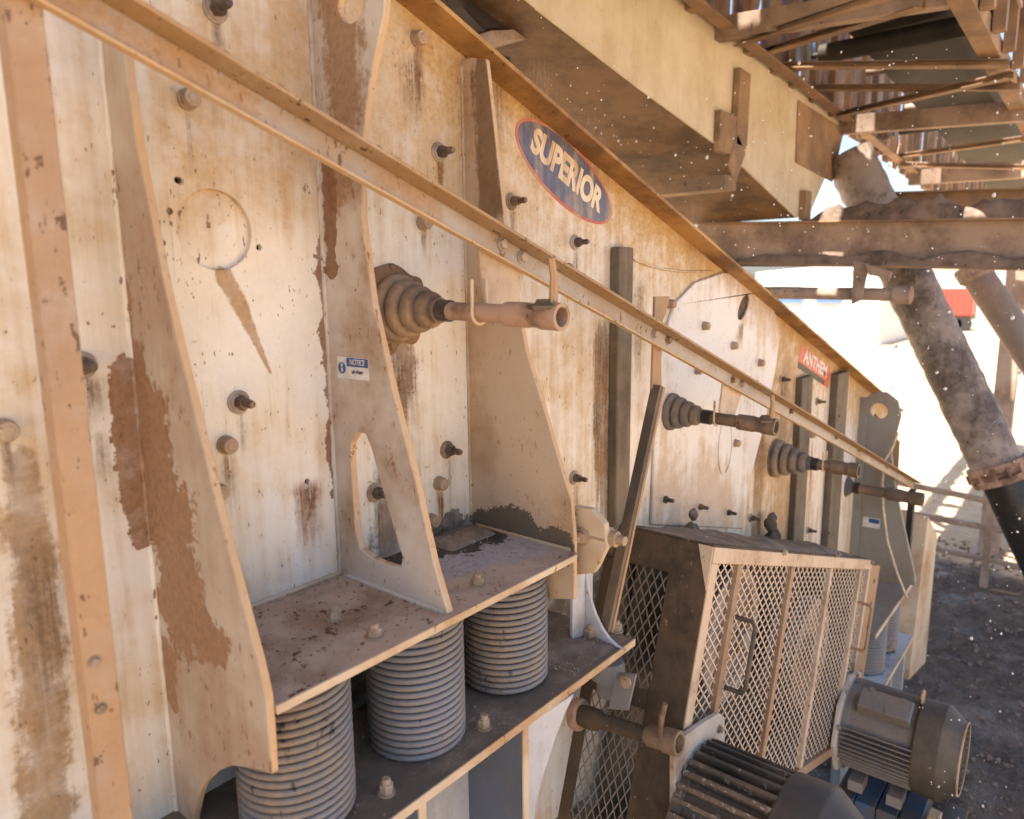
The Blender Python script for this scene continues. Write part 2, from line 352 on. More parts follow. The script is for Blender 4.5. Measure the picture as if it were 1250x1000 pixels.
M['mesh_metal'] = weathered('expanded_metal', (.60, .48, .38, 1), (.52, .40, .31, 1), (.64, .53, .43, 1), .4, .0, None, 0, rough=.5, metal=.1, seed=23)
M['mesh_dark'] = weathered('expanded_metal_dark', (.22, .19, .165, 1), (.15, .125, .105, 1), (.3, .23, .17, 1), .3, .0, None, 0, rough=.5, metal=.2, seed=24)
M['sheave'] = weathered('sheave_paint', (.46, .40, .35, 1), (.38, .31, .26, 1), (.27, .2, .15, 1), .4, .0, MUD, .5, rough=.6, seed=25)
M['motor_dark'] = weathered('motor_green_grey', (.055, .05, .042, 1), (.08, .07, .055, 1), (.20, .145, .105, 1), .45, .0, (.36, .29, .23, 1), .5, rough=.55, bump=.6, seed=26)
M['motor_grey'] = weathered('motor_grey', (.22, .205, .20, 1), (.17, .155, .15, 1), (.25, .205, .17, 1), .36, .0, None, 0, rough=.7, bump=.3, seed=27)
M['motor_cover'] = weathered('motor_fan_cover', (.065, .057, .048, 1), (.08, .066, .052, 1), (.15, .11, .08, 1), .26, .1, None, 0, rough=.55, seed=28)
M['mount_white'] = weathered('motor_mount_paint', (.55, .49, .43, 1), (.48, .39, .31, 1), (.3, .2, .13, 1), .3, .0, DKRUST, .3, rough=.55, seed=29)
M['blue_paint'] = weathered('blue_paint', (.03, .10, .20, 1), (.025, .075, .15, 1), (.12, .095, .075, 1), .58, .0, None, 0, rough=.5, seed=30)
M['chute'] = weathered('chute_paint', (.66, .58, .45, 1), (.62, .54, .40, 1), (.48, .36, .2, 1), .28, .3, None, 0, rough=.5, seed=31, dust_soft=.3, scale=.5, pit=.3)
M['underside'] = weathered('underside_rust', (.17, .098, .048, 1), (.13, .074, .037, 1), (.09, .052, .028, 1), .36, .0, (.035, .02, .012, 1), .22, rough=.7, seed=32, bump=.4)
M['rust_steel'] = weathered('rust_steel', (.34, .21, .12, 1), (.25, .15, .085, 1), (.20, .14, .10, 1), .42, .0, DKRUST, .4, rough=.7, seed=33, pit=.6, grain=.2, dust_soft=.25)
M['dusty_steel'] = weathered('dusty_steel', (.36, .265, .205, 1), (.30, .215, .165, 1), (.22, .155, .12, 1), .38, .0, DKRUST, .3, rough=.75, seed=34, bump=.5)
M['dustpile'] = weathered('dust_heap', (.25, .175, .135, 1), (.19, .135, .105, 1), (.12, .085, .065, 1), .4, .0, (.05, .035, .03, 1), .5, rough=.9, seed=35, bump=1.0)
M['bigpipe'] = weathered('slurry_pipe', (.31, .25, .215, 1), (.24, .19, .16, 1), (.10, .07, .055, 1), .45, .2, (.06, .045, .038, 1), .6, rough=.45, seed=36, bump=.8, scale=.9, pit=.5)
M['pipe_grey'] = weathered('grey_pipe', (.2, .165, .145, 1), (.15, .12, .11, 1), (.28, .2, .15, 1), .3, .2, None, 0, rough=.55, seed=37, scale=.6)
M['blackpipe'] = weathered('black_hose', (.02, .02, .02, 1), (.03, .028, .025, 1), (.14, .1, .08, 1), .15, .0, None, 0, rough=.4, seed=38)
M['belt'] = weathered('conveyor_belt', (.022, .019, .015, 1), (.03, .026, .02, 1), (.06, .045, .032, 1), .3, .2, None, 0, rough=.7, seed=39)
M['maroon'] = plain('dark_rubber_skirt', (.018, .008, .007, 1), .6)
M['panel'] = weathered('cladding_panel', (.40, .30, .235, 1), (.34, .24, .18, 1), (.27, .19, .14, 1), .4, .2, None, 0, rough=.7, seed=40)
M['grey_lug'] = weathered('grey_lug_paint', (.27, .255, .225, 1), (.22, .205, .18, 1), (.28, .21, .15, 1), .3, .3, MUD, .2, rough=.5, seed=41)
M['post_bar'] = weathered('post_bar_dust', (.20, .155, .10, 1), (.17, .14, .10, 1), (.12, .085, .055, 1), .42, .6, None, 0, rough=.7, seed=42)
M['dark_bar'] = weathered('dark_bar', (.07, .055, .04, 1), (.10, .075, .05, 1), (.2, .14, .09, 1), .25, .2, None, 0, rough=.55, seed=43)
M['red_paint'] = plain('container_red', (.50, .06, .04, 1), .5)
M['shed_white'] = plain('shed_white', (.72, .72, .72, 1), .6)
M['shed_blue'] = plain('tarp_blue', (.08, .17, .38, 1), .6)
M['concrete'] = plain('concrete', (.40, .35, .30, 1), .8)
M['string'] = plain('pale_cord', (.6, .5, .36, 1), .7)
M['tyre'] = plain('tyre_rubber', (.02, .02, .02, 1), .8)
M['chrome'] = plain('bright_steel', (.6, .58, .55, 1), .25, 1.0)
# ground: pale dry dirt, dark wet mud around the machine
k = NT('ground_dirt')
n1 = k.noise(k.pos, .5, 6, .6); n2 = k.noise(k.pos, 6, 6, .65); n3 = k.noise(k.pos, 40, 4, .6)
dry = k.mix(k.step(n2, .35, .7), (.52, .385, .25, 1), (.44, .31, .19, 1))
wet = k.mix(k.step(n2, .35, .62), (.062, .041, .026, 1), (.135, .092, .062, 1))
wet = k.mix(k.step(n3, .58, .70), wet, (.25, .2, .165, 1))
near = k.capsule((1, -1, -3.6), (8.6, .4, -3.6), 2.6, 1.9)
wf = k.step(k.math('ADD', near, k.math('MULTIPLY', k.math('SUBTRACT', n1, .5), .8)), -.06, .1)
k.put(k.bsdf.inputs['Base Color'], k.mix(wf, dry, wet))
pud = k.math('MULTIPLY', wf, k.step(k.noise(k.pos, 2.2, 4, .5), .50, .62))
k.put(k.bsdf.inputs['Roughness'], k.math('SUBTRACT', .85, k.math('MULTIPLY', pud, .6)))
bp = k.n('ShaderNodeBump'); bp.inputs['Strength'].default_value = 1.0; bp.inputs['Distance'].default_value = .10
k.put(bp.inputs['Height'], k.math('ADD', k.math('MULTIPLY', n2, .8), k.math('MULTIPLY', n3, .3))); k.put(k.bsdf.inputs['Normal'], bp.outputs[0])
M['ground'] = k.m
k = NT('water_drop'); k.bsdf.inputs['Base Color'].default_value = (.9, .9, .9, 1); k.bsdf.inputs['Roughness'].default_value = .15
k.bsdf.inputs['Transmission Weight'].default_value = .35; k.bsdf.inputs['IOR'].default_value = 1.33
M['water'] = k.m

def run_mat(name, c, dens, mx=.7):
    """dried run of rust or mud: dense at its head, thinning out downwards and to the sides"""
    k = NT(name); g = k.n('ShaderNodeTexCoord').outputs['Generated']
    sx = k.n('ShaderNodeSeparateXYZ'); k.put(sx.inputs[0], g)
    wob = k.noise(k.pos, 22, 3, .6)
    ax_ = k.math('ABSOLUTE', k.math('SUBTRACT', k.math('ADD', sx.outputs[0], k.math('MULTIPLY', k.math('SUBTRACT', wob, .5), .5)), .5))
    side = k.step(ax_, .46, .08)
    down = k.math('MULTIPLY', k.step(sx.outputs[2], 0.0, .75), k.step(sx.outputs[2], 1.0, .82))
    stn = k.noise(k.vec('MULTIPLY', k.pos, (110, 110, 5)), 1.0, 4, .65)
    gr = k.noise(k.pos, 90, 3, .7)
    a = k.math('MULTIPLY', k.math('MULTIPLY', side, down), k.step(k.math('ADD', k.math('MULTIPLY', stn, .65), k.math('MULTIPLY', gr, .35)), .54 - dens * .3, .86 - dens * .3))
    a = k.math('MULTIPLY', a, mx); k.put(k.bsdf.inputs['Alpha'], a); k.put(k.bsdf.inputs['Base Color'], k.mix(k.step(gr, .3, .7), c, tuple(x * .6 for x in c[:3]) + (1,)))
    k.bsdf.inputs['Roughness'].default_value = .8
    return k.m
M['run_rust'] = run_mat('rust_run', (.34, .125, .035, 1), .85, .85)
M['run_mud'] = run_mat('mud_run', (.32, .19, .10, 1), .7, .6)
M['run_dark'] = run_mat('dark_run', (.10, .06, .035, 1), .5, .6)
# ================================================================ the setting
GZ = -3.6
def gh(x, y):
    r = math.hypot(x - 4, y)
    return GZ + .10 * mnoise.noise((x * .35, y * .35, 0)) + .05 * mnoise.noise((x * 1.9, y * 1.9, 3)) + .03 * mnoise.noise((x * 5.3, y * 5.3, 7)) if r < 40 else GZ
mb = MB()
def axis(c, n, near, far):
    a = [near * i / n for i in range(-n, n + 1)]; r = near; out = []
    while r < far: r *= 1.45; out.append(min(r, far))
    return [c - x for x in reversed(out)] + [c + x for x in a] + [c + x for x in out]
ax_, ay_ = axis(7, 110, 9, 900), axis(-1, 90, 7, 900)
for y in ay_:
    for x in ax_: mb.v.append((x, y, gh(x, y)))
W_ = len(ax_)
for j in range(len(ay_) - 1):
    for i in range(W_ - 1):
        a = j * W_ + i; mb.f.append((a, a + 1, a + W_ + 1, a + W_)); mb.mi.append(0)
setting(mb.build('ground', 'ground', smooth=60, keep=True))

# unseen deck, added to shade the machine; joints placed to let thin sun strips through
deck = thing('added_shade_deck', 'added plate deck overhead, out of view, shading the screen, gaps shaped for sun strips', 'deck', (2, 0, 4.2))
ED = 7.3
kk = sdir.y / sdir.z; SL = [(-.30 + 2.75 * kk), (.81 + 2.75 * kk)]; hw = .095
for (y0, y1) in ((-2.7, SL[0] - hw), (SL[0] + hw, SL[1] - hw), (SL[1] + hw, 4.5)):
    MB().box2((-9, y0, 4.2), (ED, y1, 4.23)).build('shade_deck_plate', 'underside', deck)
for s_ in SL:                                            # cover strips over the joints, with gaps placed to cast sun patches
    for (a, b) in (((-9, 5.25), (5.45, ED)) if s_ < .3 else ((-9, 3.95), (4.35, 4.75), (5.05, 5.2), (5.62, 6.5), (6.95, ED))):
        MB().box2((a, s_ - .13, 4.235), (b, s_ + .13, 4.245)).build('cover_strip', 'rust_steel', deck)
for x in (-6, -3, 0, 3):
    MB().box2((x - .06, -2.7, 3.95), (x + .06, 4.5, 4.198)).build('shade_deck_joist', 'rust_steel', deck)

# ================================================================ the vibrating screen
screen = thing('vibrating_screen', 'large dusty cream vibrating screen with bolted side plate and tall stiffeners', 'machine', (2.8, .3, -2.6))
def topz(x): return .600 - .3216 * (x - 1.255)
CC = onY(263, 281); CR = (onY(263, 231) - onY(263, 332)).length / 2 * .98
def xz(p): return (p.x, p.z)
pin = [onY(*p) for p in [(217, 220), (207, 258), (198, 297), (316, 302), (375, 588)]]
holes = [ell(CC.x, CC.z, CR, CR, 48)] + [ell(p.x, p.z, .0065, .0065, 10) for p in pin]
outer = [(-.8, topz(-.8)), (6.2, topz(6.2)), (5.72, topz(6.2) - 1.45), (-.8, -1.35)]
MB().plate(outer, holes, (0, 0, 0), EX, EZ, EY, .012).build('side_plate', 'plate', screen)
MB().lathe((CC.x, .012, CC.z), EY, [(CR + .02, 0), (CR + .02, .006)], 40).build('cover_disc', 'plate', screen)
MB().box2((-.8, .02, -1.2), (1.6, .03, .6)).build('hole_dark_backing', 'hole', screen)  # near-black sheet painting the darkness behind the small holes
# the other side plate and the deck tubes between
MB().plate([(-.8, topz(-.8) - .02), (6.2, topz(6.2) - .02), (5.72, topz(6.2) - 1.4), (-.8, -1.35)], [], (0, 2.4, 0), EX, EZ, EY, .012).build('far_side_plate', 'plate', screen)
for i, (x, z) in enumerate([(1.0, -.9), (2.2, -1.2), (3.4, -1.6), (4.6, -2.0)]):
    MB().lathe((x, .04, z), EY, [(.09, 0), (.09, 2.34)], 20).build('cross_tube', 'muddy', screen, smooth=40)
MB().plate([(1.0, topz(1.0) - .75), (6.0, topz(6.0) - .75), (6.0, topz(6.0) - .8), (1.0, topz(1.0) - .8)], [], (0, .02, 0), EX, EZ, EY, 2.36).build('screen_deck', 'muddy', screen)
# top flange: an angle along the upper edge
fa, fb = Vector((-.8, 0, topz(-.8))), Vector((6.25, 0, topz(6.25)))
MB().angle(fa + Vector((0, -.085, .0)), fb + Vector((0, -.085, .0)), .105, .012, .010, EY, EZ).build('top_flange', 'flange', screen, bevel=.0015)

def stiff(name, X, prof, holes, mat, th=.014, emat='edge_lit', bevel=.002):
    """plate square to the side plate; prof in (Y, Z); the narrow edges carry the lighter paint for sunlit edges"""
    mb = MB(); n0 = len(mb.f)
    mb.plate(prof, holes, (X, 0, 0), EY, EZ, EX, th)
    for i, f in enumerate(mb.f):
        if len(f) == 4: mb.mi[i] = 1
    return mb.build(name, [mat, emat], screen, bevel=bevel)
def yz(pts, X): return [(q.y, q.z) for q in (onX(x, y, X) for x, y in pts)]
# nearest stiffener, ends in a hook below the spring shelf
arc = yz([(331, 946), (318, 941), (302, 938), (282, 935), (262, 943), (249, 956), (242, 972), (236, 1000)], .544)
p1 = [(0, .62), (-.06, .62), (-.075, .40), (-.089, .232), (-.14, .004), (-.2, -.18), (-.259, -.36), (-.337, -.567), (-.352, -.62), (-.352, -.70)] + arc + [(-.05, -1.1), (0, -1.25)]
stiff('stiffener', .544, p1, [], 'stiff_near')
# lifting-lug stiffener with slot
slot = yz([(428, 560), (429, 540), (437, 527), (446, 530), (452, 545), (470, 610), (491, 680), (489, 692), (478, 691), (455, 682), (440, 670), (434, 650)], .949)
hc = onX(428, 2, .949)
lug_h = ell(hc.y, hc.z, .038, .038, 28)
right = yz([(472, -30), (468, 20), (455, 80), (445, 140), (441, 200), (442, 270), (455, 370), (480, 480), (510, 600), (530, 690), (547, 749)], .949)
p2 = [(0, hc.z + .16), (hc.y - .02, hc.z + .15), (hc.y - .075, hc.z + .10)] + right + [(-.335, -.644), (0, -.644)]
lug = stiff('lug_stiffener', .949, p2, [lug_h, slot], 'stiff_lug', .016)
# third stiffener
right = yz([(593, 72), (604, 170), (615, 269), (632, 374), (642, 427), (670, 520), (697, 612), (701, 655), (701, 732)], 1.386)
p3 = [(0, .545), (-.03, .545)] + right + yz([(672, 731)], 1.386) + [(-.24, -.70), (0, -.70)]
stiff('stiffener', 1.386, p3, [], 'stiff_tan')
# weld beads along the joints
def bead(pts, r=.0055, n=60, mat='stiff_tan'):
    q_ = []
    for i in range(n + 1):
        u = i / n * (len(pts) - 1); k_ = min(int(u), len(pts) - 2); p_ = Vector(pts[k_]).lerp(Vector(pts[k_ + 1]), u - k_)
        q_.append(p_ + Vector((mnoise.noise((i * .9, 0, r)), mnoise.noise((i * .9, 5, r)), mnoise.noise((i * .9, 9, r)))) * .0016)
    return MB().tube(q_, [r * (1 + .3 * mnoise.noise((i * .8, 2, 2))) for i in range(n + 1)], 6).build('weld_bead', mat, screen, smooth=60)
bead([(.544, -.001, .58), (.544, -.001, -1.2)], .0055, 120, 'plate'); bead([(.949, -.001, .6), (.949, -.001, -.63)], .006, 120, 'stiff_lug'); bead([(1.386, -.001, .53), (1.386, -.001, -.63)], .0055, 100)
bead([(.56, -.003, -.636), (.948, -.003, -.636)], .006, 40, 'edge_cream'); bead([(.966, -.003, -.636), (1.385, -.003, -.636)], .005, 40, 'plate'); bead([(.948, -.02, -.636), (.948, -.33, -.636)], .006, 36, 'stiff_lug'); bead([(1.385, -.02, -.636), (1.385, -.33, -.636)], .005, 36, 'edge_cream')
# spring shelf (bracket plate) with its front edge
MB().box2((.5585, -.352, -.652), (1.3855, .0, -.638)).build('spring_shelf', 'shelf', screen, bevel=.0015)
MB().box2((.5585, -.3575, -.653), (1.372, -.3525, -.637)).build('shelf_edge', 'edge_cream', screen, bevel=.001)
# upright bars welded on the plate further along
for (x0, x1, yt, zb, dp) in ((756, 774, 301, -1.2, .035), (980, 993, 462, -2.1, .035), (1024, 1037, 457, -2.1, .045)):
    a = onY(x0, yt, -dp); b = onY(x1, yt, -dp)
    MB().box2((a.x, -dp, zb), (b.x, 0, a.z)).build('upright_bar', 'post_bar', screen, bevel=.006, seg=2)
# white bearing doubler plate with oval hole
pts = [(792, 640), (797, 520), (806, 420), (820, 372), (846, 345), (880, 333), (910, 337), (932, 356), (945, 385), (948, 420), (944, 450), (930, 520), (914, 580), (905, 645)]
q = [xz(onY(*p)) for p in pts]
eh = onY(905, 375); e1 = (onY(905, 362) - onY(905, 389)).length / 2
MB().plate(q, [ell(eh.x, eh.z, .075, .040, 24, RAD(38))], (0, -.012, 0), EX, EZ, EY, .0115).build('bearing_plate', M.setdefault('doubler', weathered('doubler_paint', (.68, .66, .64, 1), (.64, .60, .55, 1), TAN, .12, .7, MUD, .2, rough=.45, seed=44, dust_max=.7, grain=.12, pit=.5, run=.8,
    offs=[(S(870, 320), S(950, 400), .16, .3), (S(800, 600), S(900, 640), .3, .35), (S(860, 560), S(870, 600), .2, .2), (S(905, 392), S(900, 410), .05, .4)])), screen, bevel=.003)
MB().plate(ell(eh.x, eh.z, .08, .05, 24, RAD(38)), [], (0, -.0006, 0), EX, EZ, EY, .0005).build('hole_back', 'muddy', screen)
# curved weld seam
MB().tube([onY(x, y, -.003) for x, y in [(773, 317), (790, 324), (810, 329), (840, 332), (870, 331)]], .004, 6).build('weld_seam', 'bearing' if 'bearing' in M else 'plate', screen, smooth=60)
# rounded slot cover under the second pipe
c = onY(885, 545, -.012)
MB().plate(ell(c.x, c.z, .075, .13, 32), [ell(c.x, c.z, .068, .122, 32)], (0, -.016, 0), EX, EZ, EY, .0038).build('slot_ring', 'doubler', screen)
# far lifting lug, grey
hc2 = onX(1073, 502, 5.3)
pf = yz([(1046, 505), (1054, 488), (1066, 479), (1082, 479), (1096, 490), (1100, 508), (1094, 530), (1088, 555), (1094, 600), (1105, 650), (1116, 700), (1117, 715)], 5.3) + [(0, -2.1), (.0, -.95)]
MB().plate(pf, [ell(hc2.y, hc2.z, .055, .055, 20)], (5.3, 0, 0), EY, EZ, EX, .03).build('lug_stiffener', 'grey_lug', screen, bevel=.003)
MB().box2((4.55, -.355, -2.135), (5.68, 0, -2.11)).build('spring_shelf', 'grey_lug', screen, bevel=.002)
MB().box2((4.55, -.362, -2.137), (5.68, -.356, -2.108)).build('shelf_edge', 'edge_cream', screen)
MB().box2((5.28, -.05, -2.1), (5.31, 0.0, -.78)).build('stiffener', 'grey_lug', screen)
a = onX(1098, 560, 5.9)
MB().plate(yz([(1088, 528), (1098, 540), (1095, 600), (1086, 605)], 5.7) + [(0, -1.6), (0, -.95)], [], (5.7, 0, 0), EY, EZ, EX, .02).build('stiffener', 'rust_steel', screen)
# discharge box at the far end
b = [onY(1115, 640, -.35), onY(1141, 655, -.35)]
MB().plate([(5.95, -1.72), (6.42, -1.99), (6.42, -3.1), (5.75, -2.95)], [], (0, -.36, 0), EX, EZ, EY, .3).build('discharge_lip', 'edge_cream', screen, bevel=.004)

# ------------------------------------------------ bolts: each one its own part, sharing meshes
def bolt_mesh(kind):
    mb = MB()
    if kind == 'stud':
        mb.cur = 1; mb.lathe((0, 0, 0), -EY, [(.0235, 0), (.0235, .003), (.0215, .0045)], 20)
        mb.lathe((0, -.0045, 0), -EY, [(.0185, 0), (.0185, .002), (.0165, .003)], 18)
        mb.cur = 0; mb.lathe((0, -.0076, 0), -EY, [(.0145, 0), (.0145, .014), (.0125, .018)], 6)
        pr = []
        for i in range(5): pr += [(.0085, .0 + i * .005), (.0075, .0025 + i * .005)]
        mb.lathe((0, -.0256, 0), -EY, pr + [(.0065, .026)], 12)
    else:
        mb.lathe((0, 0, 0), -EY, [(.0185, 0), (.0185, .006), (.016, .0065), (.016, .021), (.0145, .024), (.009, .0245), (.008, .026)], 20)
    o = mb.build('bolt', ['bolt_dark', 'washer'] if kind == 'stud' else ['bolt_tan'], None, keep=True, smooth=35)
    me = o.data; bpy.data.objects.remove(o); return me
STUD, CAPB = bolt_mesh('stud'), bolt_mesh('cap')
studs = [(262, 12), (99, 446), (291, 491), (545, 549), (535, 186), (624, 246), (701, 296), (700, 583), (457, 601), (808, 609), (851, 618), (886, 625), (916, 632), (986, 647), (1003, 649),
         (953, 463), (997, 490), (1015, 507)]
caps = [(228, 122), (275, 543), (264, 600), (535, 590), (525, 635), (515, 272), (508, 48), (4, 525), (990, 531)]
rb = random.Random(3)
for (x, y) in studs: share('bolt', STUD, onY(x, y), (0, rb.uniform(0, 6), 0), screen)
for (x, y) in caps: share('bolt', CAPB, onY(x, y), (0, rb.uniform(0, 6), 0), screen)
for (x, y) in [(817, 371), (859, 398), (894, 422), (927, 443), (850, 452), (897, 541)]: share('bolt', CAPB, onY(x, y, -.012), (0, rb.uniform(0, 6), 0), screen)
# dried runs below bolts and holes
def run(x, y, L, w_, mat, Y=0.0):
    a = onY(x, y, Y); b = onY(x, y + L, Y)
    MB().add([(a.x - w_, Y - .0006, b.z), (a.x + w_, Y - .0006, b.z), (a.x + w_, Y - .0006, a.z), (a.x - w_, Y - .0006, a.z)], [(0, 1, 2, 3)]).build('dried_run', mat, screen)
run(374, 582, 110, .05, 'run_rust'); run(110, 455, 75, .04, 'run_mud'); run(120, 520, 90, .02, 'run_mud'); run(377, 585, 60, .02, 'run_dark')
for i, (x, y) in enumerate(studs + caps):
    if y > 560 and x > 780: run(x + 2, y, 30, .02, 'run_dark'); continue
    run(x + 2, y + 3, rb.uniform(45, 110), rb.uniform(.012, .024), rb.choice(('run_mud', 'run_mud', 'run_rust', 'run_dark')))
for (x, y, L, w_, m_) in ((485, 420, 200, .09, 'run_mud'), (478, 425, 120, .05, 'run_dark'), (470, 540, 150, .07, 'run_dark'), (735, 380, 260, .08, 'run_mud'), (728, 470, 170, .05, 'run_dark'), (905, 392, 40, .05, 'run_mud'), (660, 60, 200, .1, 'run_mud'),
                          (850, 240, 100, .12, 'run_mud'), (930, 480, 160, .12, 'run_mud'), (960, 430, 200, .12, 'run_mud'), (640, 420, 220, .06, 'run_mud'), (720, 130, 140, .16, 'run_mud'), (600, 60, 160, .1, 'run_mud'),
                          (40, 640, 360, .05, 'run_mud'), (540, 640, 40, .05, 'run_dark'), (408, 240, 300, .03, 'run_mud'), (500, 60, 120, .05, 'run_mud'), (780, 330, 180, .06, 'run_mud')):
    run(x, y, L, w_, m_, -.0126 if x == 905 else 0)
# hex bolts standing on the shelf
mb = MB(); mb.lathe((0, 0, 0), EZ, [(.018, 0), (.018, .003)], 18); mb.lathe((0, 0, .003), EZ, [(.0145, 0), (.0145, .012), (.012, .014)], 6); mb.lathe((0, 0, .017), EZ, [(.009, 0), (.009, .007), (.007, .009)], 12)
o = mb.build('bolt', 'bolt_tan', None, keep=True, smooth=30); HEXUP = o.data; bpy.data.objects.remove(o)
for (x, y) in [(408, 755), (457, 777), (583, 714), (532, 700)]: share('bolt', HEXUP, onZ(x, y, -.638), (0, 0, rb.uniform(0, 6)), screen)
# decals
DC = onY(693, 214); DR = -math.atan2(.195, .466)
ud = Vector((math.cos(DR), 0, math.sin(DR))); vd = Vector((-math.sin(DR), 0, math.cos(DR)))
dec = MB().plate(ell(0, 0, .262, .093, 64), [], DC + Vector((0, -.0012, 0)), ud, vd, EY, .001).build('oval_decal', 'decal_red', screen)
MB().plate(ell(0, 0, .252, .084, 64), [], DC + Vector((0, -.002, 0)), ud, vd, EY, .0007).build('decal_field', 'navy', dec)
def put_text(txt, size, c, u, v, n, mat, parent, off=0.0, shear=0.0, space=1.0, sx=1.0, name='lettering', warp=None):
    me = text_mesh(txt, size, off, .0003, shear, space)
    for vt in me.vertices:
        x, y, z = vt.co
        if warp: x, y = warp(x, y)
        p = Vector(c) + Vector(u) * x * sx + Vector(v) * y + Vector(n) * (z + .0005)
        vt.co = p
    me.materials.clear(); me.materials.append(M[mat])
    o = bpy.data.objects.new(name, me); col.objects.link(o); adopt(o, parent); return o
put_text('SUPERIOR', .098, DC + Vector((0, -.0022, 0)), ud, vd, -EY, 'decal_cream', dec, off=.0045, space=.98, sx=.88, warp=lambda x, y: (x, (y + .006) * (1.12 - 4.2 * x * x)))
AC = onY(994, 443); 
a0, a1 = onY(978, 421), onY(1014, 449)
AD = (a1 - a0).normalized(); AV = Vector((-AD.z, 0, AD.x)); AL = (a1 - a0).length
AH = .125
o = MB().plate([(0, 0), (AL, 0), (AL, -AH), (0, -AH)], [], a0 + Vector((0, -.0012, 0)), AD, AV, EY, .001).build('badge_decal', 'decal_orange', screen)
MB().plate([(0, -AH * .74), (AL * .86, -AH * .74), (AL * .86, -AH), (0, -AH)], [], a0 + Vector((0, -.002, 0)), AD, AV, EY, .0006).build('badge_band', 'black', o)
put_text('ANTHEM', .098, a0 + AD * AL * .5 - AV * AH * .36 + Vector((0, -.0022, 0)), AD, AV, -EY, 'sticker_white', o, off=.003, sx=1.12)
# notice sticker on the lug stiffener (faces -X)
NX = .949 - .0012
c4 = [onX(x, y, NX) for x, y in [(411, 435), (449, 432), (451, 461), (413, 461)]]
yr, yl = c4[1].y, c4[0].y; zt, zb = c4[0].z, c4[3].z
stk = MB().box2((NX, yr, zb), (NX + .001, yl, zt)).build('notice_sticker', 'sticker_white', screen)
wn, hn = yl - yr, zt - zb
MB().box2((NX - .0008, yr + .001, zt - hn * .42), (NX - .0001, yl - wn * .32, zt - .001)).build('notice_header', 'sticker_blue', stk)
MB().lathe((NX - .0008, yl - wn * .16, zt - hn * .52), EX, [(hn * .27, 0), (hn * .27, .0007)], 20).build('notice_symbol', 'sticker_blue', stk)
MB().lathe((NX - .0014, yl - wn * .17, zt - hn * .38), EX, [(hn * .08, 0), (hn * .08, .0005)], 12).build('symbol_mark', 'sticker_white', stk)
MB().box2((NX - .0014, yl - wn * .20, zt - hn * .70), (NX - .0009, yl - wn * .14, zt - hn * .5)).build('symbol_mark', 'sticker_white', stk)
put_text('NOTICE', hn * .36, (NX - .001, (yr + yl - wn * .32) / 2, zt - hn * .22), -EY, EZ, -EX, 'sticker_white', stk, off=.0001, shear=.2, sx=.82)
put_text('LIFT POINT', hn * .21, (NX - .0004, (yr + yl - wn * .32) / 2, zt - hn * .68), -EY, EZ, -EX, 'black', stk, off=.00005, sx=.8)
stk2 = onX(1057, 637, 5.298)
MB().box2((5.296, stk2.y - .09, stk2.z - .035), (5.2985, stk2.y + .02, stk2.z + .035)).build('notice_sticker', 'sticker_white', screen)
MB().box2((5.294, stk2.y - .085, stk2.z), (5.2955, stk2.y - .02, stk2.z + .03)).build('notice_header', 'sticker_blue', screen)
# stop ear beside the shelf with its bolts
E1 = onX(716, 655, 1.43)
ear = yz([(700, 618), (722, 622), (738, 640), (741, 668), (728, 695), (724, 700), (703, 702)], 1.43)
MB().plate(ear, [], (1.43, 0, 0), EY, EZ, EX, .02).build('stop_ear', 'edge_cream', screen, bevel=.002)
e = onX(711, 655, 1.43)
MB().lathe(e, -EX, [(.024, 0), (.024, .004), (.015, .005), (.015, .02), (.009, .021), (.009, .032)], 8).build('bolt', 'bolt_tan', screen, smooth=30)
e2 = onX(738, 660, 1.43)
MB().lathe(e2 + Vector((.025, 0, 0)), -EY, [(.026, -.05), (.026, 0), (.02, .004), (.02, .02), (.012, .022), (.012, .042)], 12).build('bolt', 'bolt_tan', screen, smooth=30)
# ================================================================ hangers and the sloping rail
RA, RB = Vector((-.25, -.27, .339 + .612 * .3365)), Vector((5.80, -.27, .339 - (5.80 - .362) * .3365))
RT = (RB - RA).normalized(); RU = Vector((-RT.z, 0, RT.x))
rail = thing('sloping_rail', 'long dusty angle-iron rail running downhill across the side plate', 'rail', (2.8, -.27, -.8))
MB().bar(RA + RU * .0215, RB + RU * .0215, .007, .043, RU).build('web', 'rail', rail, bevel=.001)
MB().bar(RA + RU * .0465 - EY * .024, RB + RU * .0465 - EY * .024, .056, .0065, RU).build('top_leg', 'rail_top', rail, bevel=.001)
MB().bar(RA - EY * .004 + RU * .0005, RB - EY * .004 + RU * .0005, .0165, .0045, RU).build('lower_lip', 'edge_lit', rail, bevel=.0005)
mb = MB(); mb.lathe((0, 0, 0), -EY, [(.014, 0), (.014, .003)], 16); mb.lathe((0, -.003, 0), -EY, [(.011, 0), (.011, .008), (.009, .0095)], 6)
o = mb.build('bolt', 'washer', None, keep=True, smooth=30); RBOLT = o.data; bpy.data.objects.remove(o)
for (x, y) in [(612, 298), (636, 314), (798, 408), (815, 415), (894, 464), (905, 469), (965, 502), (1020, 534), (1048, 549), (1082, 569)]:
    share('bolt', RBOLT, onY(x, y, -.2742), (0, rb.uniform(0, 6), 0), rail)
# dust lying along the rail top
mb = MB(); rd = random.Random(5)
for i in range(150):
    t = rd.random() ** 1.6; p = RA.lerp(RB, .1 + t * .6) + RU * .0495 - EY * rd.uniform(.0, .048); r = rd.uniform(.002, .007)
    mb.lathe(p, RU, [(r * 1.5, -.001), (r * 1.1, r * .5), (r * .3, r * .8)], 6, wob=.4)
o = mb.build('dust_crust', 'rail_top', rail, smooth=60); o['kind'] = 'stuff'
